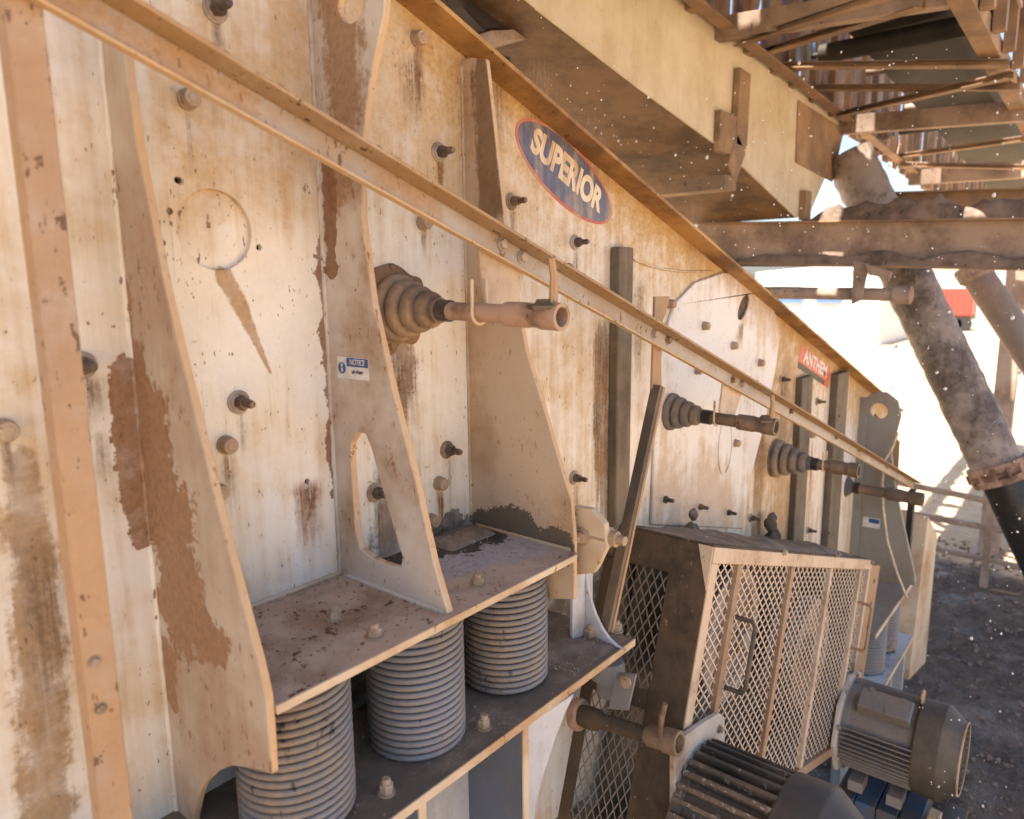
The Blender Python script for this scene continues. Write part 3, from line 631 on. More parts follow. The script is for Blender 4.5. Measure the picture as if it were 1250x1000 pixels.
# hanger plates from the rail to the pipes
def hangplate(pts, Y, mat='rail', name='hanger_plate', th=.008):
    q = [xz(onY(x, y, Y)) for x, y in pts]
    return MB().plate(q, [], (0, Y, 0), EX, EZ, EY, th).build(name, mat, rail, bevel=.001)
hangplate([(583, 285), (641, 318), (633, 374), (591, 372)], -.262, 'stiff_tan')
hangplate([(884, 462), (908, 474), (897, 507), (879, 503)], -.262, 'guard_tan')
hangplate([(800, 362), (818, 362), (812, 385), (806, 400), (808, 480), (796, 480), (798, 420)], -.262, 'guard_brown')
# post the rail hangs on, close to the eye on the left
post = thing('hanger_post', 'blurred orange flat-bar post at the left edge in front of the side plate', 'post', (.352, -.245, -2))
MB().box2((.331, -.262, -2.0), (.372, -.246, .75)).build('flat_bar', 'edge_orange', post, bevel=.0015)
MB().box2((.3345, -.2459, -2.0), (.3425, -.215, .75)).build('back_leg', 'edge_orange', post, bevel=.001)
for p in [(115, 808), (123, 865)]:
    share('bolt', RBOLT, onY(p[0], p[1], -.2625), (0, 0, 0), post).scale = (.6, .4, .6)
# leaning strut in front of the guard
strut = thing('leaning_strut', 'dark leaning angle-iron strut between the rail and the drive guard', 'strut', (1.65, -.29, -1.0))
a, b = onY(806, 470, -.285), onY(742, 772, -.285)
dd = (b - a).normalized(); sd = Vector((-dd.z, 0, dd.x))
MB().angle(a, b, .017, .03, .005, sd, EY).build('angle_bar', 'dark_bar', strut, bevel=.001)
MB().bar(a + sd * .0235 - EY * .001, b + sd * .0235 - EY * .001, .012, .003, EY).build('painted_lit_leg', 'guard_brown', strut)  # lighter brown bar paints the lit side against the dark angle

# ================================================================ spray pipes with their rubber boots
def spray_pipe(label, c, zend, ylen, r, boot, mats, ubolt, tee, torn=False, lever=None):
    t = thing('spray_pipe', label, 'pipe', (c.x, -.1, c.z - .08), 'spray pipes through the side plate')
    e = Vector((c.x, -ylen, zend)); ax = (e - Vector((c.x, 0, c.z))).normalized(); o = Vector((c.x, 0, c.z))
    bm, pm = mats; R, L = boot
    pr = [(R * 1.02, 0), (R * 1.02, L * .05)]
    n = 4
    for i in range(n):                                  # stepped cups with a deep groove behind each
        r0 = R * (1.0 - .155 * i); y0 = L * (.06 + .86 * i / n); st = L * .86 / n
        pr += [(r0 * .80, y0 + st * .02), (r0 * .93, y0 + st * .04), (r0 * .99, y0 + st * .10), (r0, y0 + st * .24), (r0 * .98, y0 + st * .50), (r0 * .94, y0 + st * .66), (r0 * .86, y0 + st * .76), (r0 * .70, y0 + st * .80), (r0 * .64, y0 + st * .93)]
    pr += [(R * .36, L * .93), (R * .36, L), (r, L)]
    MB().lathe(o, ax, pr, 40).build('rubber_boot', bm, t, smooth=50)
    if torn:
        MB().lathe(o + ax * .001, ax, [(R * 1.24, 0), (R * 1.27, .005), (R * 1.15, .010), (R, .012)], 48, wob=.3).build('torn_gasket', 'gasket', t, smooth=50)
    MB().lathe(o, ax, [(r * 1.22, L * .97), (r * 1.22, L + .03)], 24).build('clamp', 'blackpipe', t, smooth=40)
    P = ylen - tee
    MB().lathe(o, ax, [(r, L * .9), (r, P), (r * .8, P + .002)], 24).build('pipe', pm, t, smooth=40)
    # end coupling with hollow mouth
    cp = [(r * 1.0, P - .012), (r * 1.25, P - .008), (r * 1.3, P), (r * 1.3, P + tee * .38), (r * 1.2, P + tee * .42), (r * 1.22, P + tee * .6), (r * 1.38, P + tee * .64), (r * 1.38, ylen), (r * 1.0, ylen), (r * .95, ylen - .03), (.001, ylen - .032)]
    MB().lathe(o, ax, cp, 28, caps=False).build('coupling', pm, t, smooth=40)
    MB().lathe(o, ax, [(r * .93, ylen - .029), (r * .93, ylen - .024)], 20).build('plug', 'chrome' if torn else 'pipe_dark', t)
    if ubolt:
        pts = [o + ax * ubolt + Vector((.0, 0, 0)) + (EX * math.cos(a) + EZ * math.sin(a)) * (r + .004) for a in [RAD(-200 + i * 20) for i in range(12)]]
        pts = [pts[0] + EZ * .06] + pts + [pts[-1] + EZ * .06]
        MB().tube(pts, .004, 8).build('u_bolt', 'guard_tan', t, smooth=60)
    if lever:
        a, b = lever
        b_ = o + ax * (ylen - .02) + EZ * r * 1.3
        MB().tube([b_, b_ + EZ * .012, b_ + Vector((-.004, -.004, .05)), b_ + Vector((-.012, -.004, .085))], [.008, .009, .0075, .007], 6).build('valve_lever', 'edge_orange', t, smooth=40)
        MB().lathe(b_ + Vector((0, .02, -.012)), EZ, [(.034, 0), (.036, .008), (.02, .013), (.016, .02)], 14, wob=.3).build('valve_body', 'pipe_dark', t, smooth=50)
    return t
c1 = onY(480, 376)
spray_pipe('rusty spray pipe with the largest tan bellows boot, nearest the eye', c1, c1.z - .012, .482, .0195, (.078, .155), ('rubber', 'pipe'), .27, .13, True, (1, 1))
c2 = onY(815, 502)
spray_pipe('brown spray pipe with small grey boot, middle one on white bearing plate', c2 - Vector((0, 0, 0)), c2.z - .015, .42, .022, (.072, .15), ('rubber_grey', 'pipe_dark'), .20, .13, False, (1, 1))
c3 = onY(945, 559)
spray_pipe('dark spray pipe with four-ring grey boot below the sloping rail', c3, c3.z - .005, .41, .026, (.098, .19), ('rubber_grey', 'pipe_dark'), .25, .12)
c4_ = onX(1048, 596, 5.1); c4_.y = 0
spray_pipe('short far spray pipe with lever valve in front of the grey lug', Vector((5.1, 0, c4_.z)), c4_.z - .01, .46, .032, (.07, .05), ('rubber_grey', 'pipe_dark'), None, .2)
# ================================================================ springs
def spring(label, x, y, z0, z1, R=.1015, r=.0069, turns=20):
    t = thing('coil_spring', label, 'spring', (x, y, z0), 'coil springs under the screen')
    n = turns * 30; pts = []
    p_ = (z1 - z0 - 2 * r) / (turns)
    for i in range(n + 1):
        u = i / 30; a = 2 * math.pi * u + x * 9
        pts.append((x + R * math.cos(a), y + R * math.sin(a), z0 + r + u * p_))
    MB().tube(pts, r, 9).build('coil', 'spring', t, smooth=60)
    MB().lathe((x, y, z0), EZ, [(R * .88, .001), (R * .88, z1 - z0 - .001)], 24).build('gap_shade_core', 'spring_core', t, smooth=50)  # dark cylinder in the hollow coil, painting shade into the gaps
    return t
SZ0, SZ1 = -.985, -.6535
spring('nearest grey coil spring, cut by the bottom of the picture', .692, -.185, SZ0, SZ1)
spring('middle coil spring of the front three under the shelf', 1.0, -.185, SZ0, SZ1)
spring('third coil spring, beside the grit-covered end of the support', 1.305, -.185, SZ0, SZ1)
SA = onZ(1083, 785, -2.36); SB = onZ(1102, 762, -2.36)
spring('far left coil spring behind the drive guard', SA.x, -.2, -2.575, -2.137, .12, .0105)
spring('farthest coil spring, next to the discharge box', SB.x, -.2, -2.575, -2.137, .12, .0105)
# ================================================================ support under the front springs
sup = thing('spring_support', 'pale bolted support beam carrying the three front coil springs', 'support beam', (1.1, -.2, -1.9))
MB().box2((.3, -.338, -1.003), (1.685, .1, -.985)).build('top_plate', 'grit', sup, bevel=.001)
MB().box2((.3, -.3435, -1.0045), (1.685, -.3385, -.9835)).build('plate_edge', 'edge_cream', sup, bevel=.001)
MB().box2((.3, -.16, -1.95), (1.40, -.145, -1.004)).build('web', 'beam_white', sup)
for x in (.545, .871, 1.197):
    mb = MB().box2((x - .012, -.334, -1.95), (x + .0, -.1605, -1.004)); mb.build('gusset', 'beam_blue', sup)
    MB().box2((x - .014, -.3405, -1.95), (x + .006, -.3345, -1.0045)).build('gusset_edge', 'edge_cream', sup, bevel=.001)
en = [(1.2035, -1.005)] + [xz(onY(x, y, -.33)) for x, y in [(699, 846), (690, 865), (676, 900), (663, 940), (652, 980), (644, 1040), (640, 1100)]] + [(1.2035, -1.6)]
MB().plate(en, [], (0, -.336, 0), EX, EZ, EY, .012).build('end_plate', 'beam_white', sup, bevel=.002)
for (x, y) in [(472, 968), (591, 888), (728, 765)]: share('bolt', HEXUP, onZ(x, y, -.985), (0, 0, rb.uniform(0, 6)), sup).scale = (1.0, 1.0, 1.25)
# stop bracket standing on the end of the support
br = [xz(onY(x, y, -.2)) for x, y in [(695, 786), (703, 690), (741, 690), (738, 785)]]
zb_ = -.9845
x0 = onZ(697, 786, zb_); x1 = onZ(757, 790, zb_)
MB().box2((x0.x, x0.y - .006, zb_), (x0.x + .10, x0.y + .006, zb_ + .20)).build('stop_upright', 'beam_white', sup, bevel=.002)
cv = []
for i in range(9):
    u = i / 8; cv.append((-.0 - .13 * (1 - math.sin(u * math.pi / 2)) , .0 + .235 * (1 - math.cos(u * math.pi / 2))))
gx = x0.x + .06
MB().plate([(x0.y - .006 + 0, zb_), ] + [(x0.y - .006 + a, zb_ + b) for a, b in cv] , [], (gx, 0, 0), EY, EZ, EX, .010).build('stop_gusset', 'beam_white', sup, bevel=.001)
share('bolt', HEXUP, onZ(722, 778, zb_), (0, 0, .3), sup).scale = (1.6, 1.6, 1.6)
share('bolt', HEXUP, onZ(752, 770, zb_), (0, 0, .3), sup).scale = (1.2, 1.2, 1.2)
# rear support
sup2 = thing('spring_support', 'far pale support beam under the two rear springs', 'support beam', (5.6, -.2, -3.5))
MB().box2((4.5, -.365, -2.605), (5.72, .1, -2.576)).build('top_plate', 'beam_white', sup2, bevel=.002)
MB().box2((4.5, -.372, -2.607), (5.72, -.366, -2.574)).build('plate_edge', 'edge_cream', sup2)
MB().box2((4.55, -.18, -3.6), (5.65, -.16, -2.606)).build('web', 'beam_blue', sup2)
for x in (4.7, 5.1, 5.5): MB().box2((x, -.36, -3.6), (x + .03, -.181, -2.606)).build('gusset', 'beam_white', sup2)
# heap of grit on the support end
def heap(name, mat, x0, x1, y0, y1, z, h, n=26, m=14, seed=0, parent=None, fn=None):
    mb = MB()
    for j in range(m + 1):
        for i in range(n + 1):
            u, v = i / n, j / m
            x = x0 + (x1 - x0) * u; y = y0 + (y1 - y0) * v
            k = min(1, 6 * min(u, 1 - u)) ** .5 * min(1, 5 * min(v, 1 - v)) ** .5
            hh = h * k * (.45 + .9 * max(0, .5 + mnoise.noise((x * 9 + seed, y * 9, seed))) + .3 * mnoise.noise((x * 40, y * 40, seed)))
            mb.v.append((x, y, (fn(x) if fn else z) - .004 + max(hh, 0)))
    for j in range(m):
        for i in range(n):
            a = j * (n + 1) + i; mb.f.append((a, a + 1, a + n + 2, a + n + 1)); mb.mi.append(0)
    return mb.build(name, mat, parent, smooth=70)
def stones(name, mat, n, fn, r0, r1, seed, parent=None):
    mb = MB(); q = random.Random(seed)
    for i in range(n):
        p = Vector(fn(q)); r = q.uniform(r0, r1)
        a = Vector((q.gauss(0, 1), q.gauss(0, 1), q.gauss(0, 1))).normalized(); b = a.orthogonal().normalized(); c = a.cross(b)
        mb.add([p + a * r * q.uniform(.6, 1), p - a * r * q.uniform(.6, 1), p + b * r * q.uniform(.6, 1), p - b * r * q.uniform(.6, 1), p + c * r * q.uniform(.5, .9), p - c * r * q.uniform(.5, .9)],
               [(0, 2, 4), (2, 1, 4), (1, 3, 4), (3, 0, 4), (2, 0, 5), (1, 2, 5), (3, 1, 5), (0, 3, 5)])
    return mb.build(name, mat, parent)
o = heap('grit_heap', 'grit', 1.40, 1.68, -.33, .05, -.985, .022, 30, 30, 2); tag(o, 'dark wet grit heaped on the support end beside the third spring', 'grit', kind='stuff')
st = stones('loose_grit', 'washer', 900, lambda q: (q.uniform(1.40, 1.68), q.uniform(-.33, 0), -.975 + q.uniform(-.006, .006)), .0012, .0035, 4); tag(st, 'pale loose grit grains scattered over the dark heap', 'grit', kind='stuff')
st = stones('shelf_chips', 'bolt_tan', 420, lambda q: (q.uniform(.57, 1.37), -.345 * q.random() ** 1.7 - .004, -.6365 + q.uniform(0, .0015)), .0012, .0042, 14); tag(st, 'fine stone chips lying on the rusty spring shelf', 'stone chips', kind='stuff')
o = heap('mud_mound', 'grit', 1.20, 1.375, -.11, -.005, -.638, .02, 24, 18, 5); tag(o, 'low dark mud mound in the corner of the spring shelf', 'mud', kind='stuff')
# ================================================================ drive guard (box of expanded metal, sloping with the machine)
GO = Vector((2.105, 0, -.828)); GY = -.38; GA = 2.22; GB = 1.02
def G(a, b, y): return GO + T * a - UP * b + EY * y
def ga(x, y, Y=GY):      # pixel on the guard front -> (a, b)
    p = onY(x, y, Y) - GO; return p.dot(T), -p.dot(UP)
guard = thing('drive_guard', 'tan expanded-metal guard box over the drive wheels, with two handles', 'guard', G(1.1, 1.0, -.2))
def gbox(name, a0, a1, b0, b1, y0, y1, mat, bevel=.0015, parent=None):
    c = G((a0 + a1) / 2, (b0 + b1) / 2, (y0 + y1) / 2)
    return MB().box(c, (a1 - a0, y1 - y0, b1 - b0), T, EY, UP).build(name, mat, parent or guard, bevel=bevel)
FT = .052
gbox('top_frame', .0, GA, 0, FT, GY - .006, GY + .03, 'guard_tan')
gbox('bottom_frame', .03, GA, GB - .045, GB, GY - .006, GY + .03, 'guard_brown')
gbox('side_frame', GA - .035, GA, FT + .001, GB - .046, GY - .004, GY + .03, 'guard_tan')
gbox('corner_frame', .0, .055, FT + .001, GB + .35, GY - .004, GY + .035, 'guard_tan')
mul = [ga(903, 690)[0], ga(968, 692)[0], ga(1015, 694)[0], ga(1051, 695)[0]]
for a in mul: gbox('mullion', a - .02, a + .02, FT + .001, GB - .046, GY - .004, GY + .022, 'guard_tan' if a > 1 else 'guard_brown')
def mesh_panel(name, mat, o, u, v, n, w, h, cw, ch, wd, th):
    """diamond mesh: two families of thin strands clipped to the panel"""
    mb = MB(); o = Vector(o)
    k = ch / cw
    for fam in (1, -1):
        c0, c1 = (-h / k, w) if fam == 1 else (0, w + h / k)
        nst = int((c1 - c0) / cw) + 1
        for i in range(nst):
            x0 = c0 + i * cw
            # line: x = x0 + fam * y / k , y in 0..h
            if fam == 1: y0, y1 = max(0, -x0 * k), min(h, (w - x0) * k)
            else: y0, y1 = max(0, (x0 - w) * k), min(h, x0 * k)
            if y1 - y0 < .004: continue
            A = o + u * (x0 + fam * y0 / k) + v * y0; B = o + u * (x0 + fam * y1 / k) + v * y1
            mb.bar(A, B, wd, th, n, (0, th * .7 * fam))
    ob = mb.build(name, mat, guard); ob['kind'] = 'stuff'; return ob
edges = [.055] + mul + [GA - .03]
for i in range(5):
    a0, a1 = edges[i] + (.02 if i else 0), edges[i + 1] - .02
    mesh_panel('mesh_panel', 'mesh_metal', G(a0, FT, GY + .012), T, -UP, -EY, a1 - a0, GB - .05 - FT, .062, .042, .0066, .002)
# rear mounting flange on the right and roof of the box
rf = gbox('rear_flange', GA + .001, GA + .30, .03, GB, GY + .012, GY + .022, 'guard_brown')
for i in range(7): MB().lathe(G(GA + .2, .12 + i * .13, GY + .011), EY, [(.014, -.001), (.014, .0)], 10).build('flange_hole', 'hole', rf)
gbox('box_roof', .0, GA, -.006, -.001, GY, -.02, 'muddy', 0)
gbox('box_floor', .0, GA, GB - .012, GB - .004, GY + .031, -.02, 'motor_dark', 0)  # floor, end and back near-black: shade behind the mesh put into colour
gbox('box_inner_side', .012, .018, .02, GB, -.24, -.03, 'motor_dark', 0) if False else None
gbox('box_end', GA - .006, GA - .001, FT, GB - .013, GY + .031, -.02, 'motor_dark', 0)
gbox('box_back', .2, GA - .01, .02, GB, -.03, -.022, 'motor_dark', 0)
# left (uphill) face of the box
LH = 1.45
gbox('face_strip', -.005, .0, 0, LH, GY + .0, -.245, 'muddy')
gbox('face_plate', -.004, .0, 0, .115, -.2449, -.03, 'muddy')
gbox('face_rear_strip', -.006, .0, .1155, LH, -.045, .03, 'muddy')
gbox('face_mid_bar', -.012, .0, .50, .56, -.2449, -.0455, 'muddy')
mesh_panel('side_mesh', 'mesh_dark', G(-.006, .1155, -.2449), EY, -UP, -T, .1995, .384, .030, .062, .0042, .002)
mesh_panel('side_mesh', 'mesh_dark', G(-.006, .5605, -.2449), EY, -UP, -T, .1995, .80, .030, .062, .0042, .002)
# chamfer piece at the corner top
MB().plate([(0, 0), (.05, 0), (0.0, .14)], [], G(-.003, 0, GY - .002), EY, -UP, -T, .006).build('corner_gusset', 'guard_tan', guard)
# handles
for (x, y0, y1) in ((897, 753, 822), (1046, 735, 778)):
    a, b0 = ga(x, y0); _, b1 = ga(x - 12 if x < 1000 else x - 6, y1)
    b1 = b0 + (.24 if x < 1000 else .24)
    out = .075; L = .06
    pts = [G(a, b0, GY - .004), G(a + .0, b0, GY - out * .8), G(a, b0 + .015, GY - out), G(a, b1 - .015, GY - out), G(a, b1, GY - out * .8), G(a, b1, GY - .004)]
    MB().tube(pts, .0085, 8).build('handle', 'dark_bar' if x < 1000 else 'guard_brown', guard, smooth=60)
for (x, y) in [(955, 674), (1020, 677), (1062, 686)]:
    a, b = ga(x, y); share('bolt', RBOLT, G(a, b, GY - .0065), (0, 0, 0), guard)
# grit crust along the guard's roof
rr = random.Random(8)
def roofz(x): return (GO.z - (x - GO.x) * math.tan(TH))
o = heap('grit_crust', 'grit', 2.12, 4.15, -.36, -.03, 0, .03, 90, 14, 3, None, lambda x: roofz(x) + .002); tag(o, 'dark grit crust lying on top of the drive guard', 'grit', kind='stuff')
for i, (x, y) in enumerate([(847, 640), (945, 640)]):
    p = onY(x, y, -.06); mb = MB()
    for j in range(9):
        q = p + Vector((rr.uniform(-.03, .03), rr.uniform(-.02, .02), rr.uniform(-.10, .05) )); r_ = rr.uniform(.02, .04)
        mb.lathe(q, EZ, [(r_ * .4, -r_), (r_, -r_ * .3), (r_ * .9, r_ * .4), (r_ * .3, r_)], 9, wob=.5)
    tag(mb.build('mud_clump', 'grit', None, smooth=60), ['black mud clump hanging below the white bearing plate', 'black mud clump beside the dark upright bar'][i], 'mud', kind='stuff')
# ================================================================ wheels behind the mesh
def sheave(label, px, r, y=-.28):
    c = onY(*px, y); t = thing('flywheel', label, 'wheel', (c.x, y, c.z - r), 'belt wheels behind the guard')
    o = Vector((c.x, y, c.z))
    pr = [(r * .3, -.06), (r * .3, -.02), (r * .34, -.005), (r * .82, .0), (r * .86, -.03), (r * .985, -.035), (r, -.03)]
    for i in range(5): pr += [(r, -.028 + i * .024), (r * .95, -.020 + i * .024), (r * .95, -.012 + i * .024), (r, -.006 + i * .024)]
    pr += [(r * .3, .12)]
    MB().lathe(o, EY, pr, 56).build('rim', 'sheave', t, smooth=35)
    MB().lathe(o - EY * .09, EY, [(r * .14, 0), (r * .16, .01), (r * .16, .05)], 24).build('hub', 'motor_grey', t, smooth=35)
    for i in range(5):
        a = 2 * math.pi * i / 5; MB().lathe(o + (EX * math.cos(a) + EZ * math.sin(a)) * r * .23 - EY * .075, EY, [(.016, 0), (.016, .03)], 6).build('bolt', 'bolt_dark', t)
    return o
s1 = sheave('dusty belt wheel behind the left panels of the guard', (884, 772), .25)
s2 = sheave('dusty belt wheel behind the middle panel of the guard', (982, 795), .265)
# ================================================================ motors
def motor(label, c, R, L, hood, mats, base_blue):
    """flange-side centre c; axis runs towards -Y"""
    bm, hm = mats; NF = 56 if base_blue else 34
    t = thing('electric_motor', label, 'motor', (c.x, c.y - L / 2, c.z - R * 1.2))
    ax = -EY
    MB().lathe(c, ax, [(R * .86, -.03), (R * .86, L)], 40).build('stator_body', bm, t, smooth=40)
    e1, e2 = EX, EZ
    for i in range(NF):                                   # cooling fins, square ones around the sides and the top
        a = 2 * math.pi * i / NF
        d = e1 * math.cos(a) + e2 * math.sin(a)
        if d.z < -.86: continue
        if base_blue and (-.1 < math.cos(a - RAD(118)) - .86): continue
        mb = MB().box(c + ax * (L * .45) + d * (R * .93), (R * .17, .0065 if base_blue else .013, L * 1.08), d, d.cross(ax), ax); mb.build('cooling_fin', bm, t, bevel=.001)
    MB().lathe(c, ax, [(R * .9, -.035), (R * .9, -.005), (R * .88, .0)], 40).build('end_bell', bm, t, smooth=40)
    h0 = L; h1 = L + hood
    MB().lathe(c, ax, [(R * .99, h0 - .01), (R * 1.03, h0), (R * 1.04, h0 + hood * .55), (R * 1.02, h0 + hood * .6), (R * .80, h1 - .012), (R * .78, h1)], 16 if base_blue else 48, ph=RAD(11)).build('fan_cover', hm, t, smooth=25 if base_blue else 40)
    fc = t.children[-1] if False else bpy.data.objects[[n for n in WL if n.startswith('fan_cover')][-1]]
    MB().lathe(c + ax * (h1 - .001), ax, [(R * .785, -.004), (R * .795, .003), (R * .77, .005), (R * .765, .001)], 32).build('grille_rim', 'edge_cream', fc, smooth=40)
    for i in range(5):
        MB().lathe(c + ax * (h1 - .0005), ax, [(R * (.12 + .12 * i), 0), (R * (.12 + .12 * i), .004), (R * (.17 + .12 * i), .004), (R * (.17 + .12 * i), 0)], 28, caps=False).build('grille_ring', hm, fc)
    for s in (-1, 1):
        for u in (.2, .8):
            MB().box(c + ax * (L * u) + EX * s * R * .7 - EZ * R * 1.02, (R * .5, .07, R * .25)).build('foot', bm, t, bevel=.003)
    if base_blue:                                         # terminal box and lifting eye
        d = (e1 * math.cos(RAD(118)) + e2 * math.sin(RAD(118)))
        tb = MB().box(c + ax * (L * .5) + d * R * .99, (R * .30, R * .52, L * .8), d, d.cross(ax), ax).build('terminal_box', bm, t, bevel=.004)
        for (u, w_) in ((.25, .12), (.55, -.08), (.75, .1), (.4, -.12)):
            MB().lathe(c + ax * (L * u) + d * R * 1.14 + d.cross(ax) * R * w_ * 2, d, [(.013, 0), (.013, .008)], 8).build('terminal_bolt', bm, tb)
        p = c + ax * (L * .98) + EZ * R * 1.02
        MB().tube([p + Vector((.03 * math.cos(a), 0, .03 + .03 * math.sin(a))) for a in [2 * math.pi * i / 14 for i in range(15)]], .007, 8).build('lifting_eye', 'edge_cream', t, smooth=60)
    return t
M2 = onY(1046, 882, -.44); M2c = Vector((M2.x + .0, -.44, M2.z))
mo2 = motor('grey finned motor with faceted fan cover on the far end of the guard', M2c, .225, .30, .19, ('motor_grey', 'motor_cover'), True)
M1 = onY(858, 996, -.44); M1c = Vector((M1.x, -.44, M1.z))
motor('black grease-coated motor in the bottom foreground, cut by the picture edge', M1c, .228, .25, .20, ('motor_dark', 'motor_cover'), False)
def mount(label, c, R, pts=None):
    t = thing('motor_mount', label, 'bracket', (c.x, c.y, c.z - R))
    oc = [(R * 1.18 * math.cos(a), R * 1.18 * math.sin(a)) for a in [RAD(22.5 + 45 * i) for i in range(8)]]
    MB().plate(oc, [], c + EY * .036, T, UP, EY, .022).build('mount_plate', 'mount_white', t, bevel=.003)
    for i in range(8):
        a = RAD(45 * i); share('bolt', RBOLT, c + EY * .0358 + T * math.cos(a) * R * 1.07 + UP * math.sin(a) * R * 1.07, (0, 0, 0), t)
    return t
m2 = mount('white flange plate holding the far grey motor to the guard', M2c, .225)
m1 = thing('motor_mount', 'white wedge plate behind the black foreground motor', 'bracket', (M1c.x, GY - .03, M1c.z - .3))
MB().plate([xz(onY(x, y, GY - .03)) for x, y in [(824, 908), (862, 881), (879, 871), (885, 876), (885, 903), (870, 960), (850, 1000), (824, 1000)]], [], (0, GY - .03, 0), EX, EZ, EY, .02).build('mount_plate', 'mount_white', m1, bevel=.003)
share('bolt', RBOLT, onY(878, 890, GY - .031), (0, 0, 0), m1)
# blue base below the far motor
bb = mo2
for i in range(4):
    MB().box2((M2c.x - .22, -.50 - .1 * i, M2c.z - .40), (M2c.x + .22, -.405 - .1 * i, M2c.z - .30)).build('base_block', 'blue_paint', bb, bevel=.006)
MB().box2((M2c.x - .26, -.86, M2c.z - .45), (M2c.x + .26, -.38, M2c.z - .402)).build('base_plate', 'muddy', bb, bevel=.004)
a = onX(1135, 960, M2c.x - .05)
MB().bar((M2c.x - .22, -.86, M2c.z - .2), (M2c.x - .22, -.80, M2c.z - .9), .05, .09, EX).build('base_arm', 'edge_cream', bb, bevel=.004)
MB().bar((M2c.x - .10, -.93, M2c.z - .24), (M2c.x - .10, -.85, M2c.z - .9), .09, .16, EX).build('base_leg', 'motor_cover', bb, bevel=.004)
# ================================================================ valve pipe at the foot of the guard
vx = 1.80
p0, p1 = onX(706, 872, vx), onX(822, 906, vx)
vp = thing('valve_pipe', 'muddy pipe with rusty lever valve at the uphill side of the guard', 'pipe', (vx, (p0.y + p1.y) / 2, p1.z - .05))
ax = (p1 - p0).normalized(); LL = (p1 - p0).length
MB().lathe(p0, ax, [(.012, -.012), (.05, -.012), (.052, .0), (.05, .012), (.012, .014)], 24).build('wall_flange', 'pipe', vp, smooth=35)
MB().lathe(p0, ax, [(.033, .01), (.036, .05), (.033, .08), (.024, .09), (.024, LL - .05)], 20, wob=.12).build('pipe', 'muddy', vp, smooth=50)
MB().lathe(p0, ax, [(.026, LL - .09), (.033, LL - .08), (.033, LL - .03), (.037, LL - .026), (.037, LL + .02), (.027, LL + .02), (.026, LL - .01), (.001, LL - .012)], 20, caps=False).build('valve_body', 'pipe_dark', vp, smooth=35)
lv = onX(806, 892, vx - .03)
MB().tube([lv - EZ * .02, lv + EZ * .01, lv + Vector((0, -.004, .05)), lv + Vector((.004, -.012, .09))], [.011, .009, .010, .008], 8).build('valve_lever', 'pipe', vp, smooth=50)
gb = thing('air_spring_bracket', 'grey cylinder and scraped bracket plate under the support end', 'bracket', onX(752, 850, 1.85))
cc = onX(742, 812, 1.85)
MB().lathe(cc + EZ * .02, -EZ, [(.05, 0), (.055, .02), (.055, .06), (.035, .065), (.035, .12)], 24).build('cylinder', 'motor_grey', gb, smooth=40)
MB().plate(yz([(753, 822), (776, 824), (766, 868), (742, 866)], 1.78), [], (1.78, 0, 0), EY, EZ, EX, .012).build('bracket_plate', 'motor_grey', gb, bevel=.002)
e = onX(764, 832, 1.778); MB().lathe(e, -EX, [(.02, 0), (.02, .006), (.012, .007), (.012, .012)], 12).build('bolt', 'bolt_tan', gb, smooth=30)
# ================================================================ feed chute over the screen
CY = 1.05
chute = thing('feed_chute', 'cream plate chute with rusty underside hanging over the screen', 'chute', (4.5, 1.8, .4))
cp = [xz(onY(x, y, CY)) for x, y in [(560, -70), (662, 17), (780, 108), (895, 192), (972, 266), (988, 262), (1032, 160), (1026, 140), (900, 50), (800, -40), (740, -100)]]
MB().plate(cp, [], (0, CY, 0), EX, EZ, EY, .012).build('side_sheet', 'chute', chute, bevel=.003)
for i in range(4):
    a, b = cp[i], cp[i + 1]
    A = Vector((a[0], 0, a[1])); B = Vector((b[0], 0, b[1])); n_ = Vector((-(B - A).z, 0, (B - A).x)).normalized()
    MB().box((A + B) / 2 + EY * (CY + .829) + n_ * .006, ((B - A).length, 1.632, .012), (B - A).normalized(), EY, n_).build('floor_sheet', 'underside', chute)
MB().plate([xz(onY(x, y, CY - .013)) for x, y in [(975, 122), (1031, 158), (1016, 222), (972, 198)]], [], (0, CY - .014, 0), EX, EZ, EY, .013).build('patch_sheet', 'rust_steel', chute, bevel=.002)
# wrap-round strap: upright on the face and arm under the floor
s0, s1_, s2_ = onY(902, 88, CY), onY(897, 180, CY), onY(885, 205, CY)
MB().bar(s0 - EY * .03, s1_ - EY * .03, .20, .05, EY).build('strap', 'rust_steel', chute, bevel=.004)
MB().bar(s1_ - EY * .03 + EZ * .02, s2_ - EY * .03 - EZ * .05, .2, .05, EY).build('strap', 'rust_steel', chute, bevel=.004)
MB().box2((s2_.x - .1, CY - .05, s2_.z - .16), (s2_.x + .1, CY + 1.6, s2_.z - .06)).build('floor_arm', 'rust_steel', chute, bevel=.004)
l0 = onY(884, 165, CY)
MB().box2((l0.x - .18, CY - .05, l0.z - .14), (l0.x + .1, CY - .001, l0.z + .14)).build('lug_block', 'rust_steel', chute, bevel=.004)
l0 = onY(978, 250, CY); MB().box2((l0.x - .06, CY - .06, l0.z - .14), (l0.x + .1, CY - .001, l0.z + .12)).build('lug_block', 'rust_steel', chute, bevel=.004)
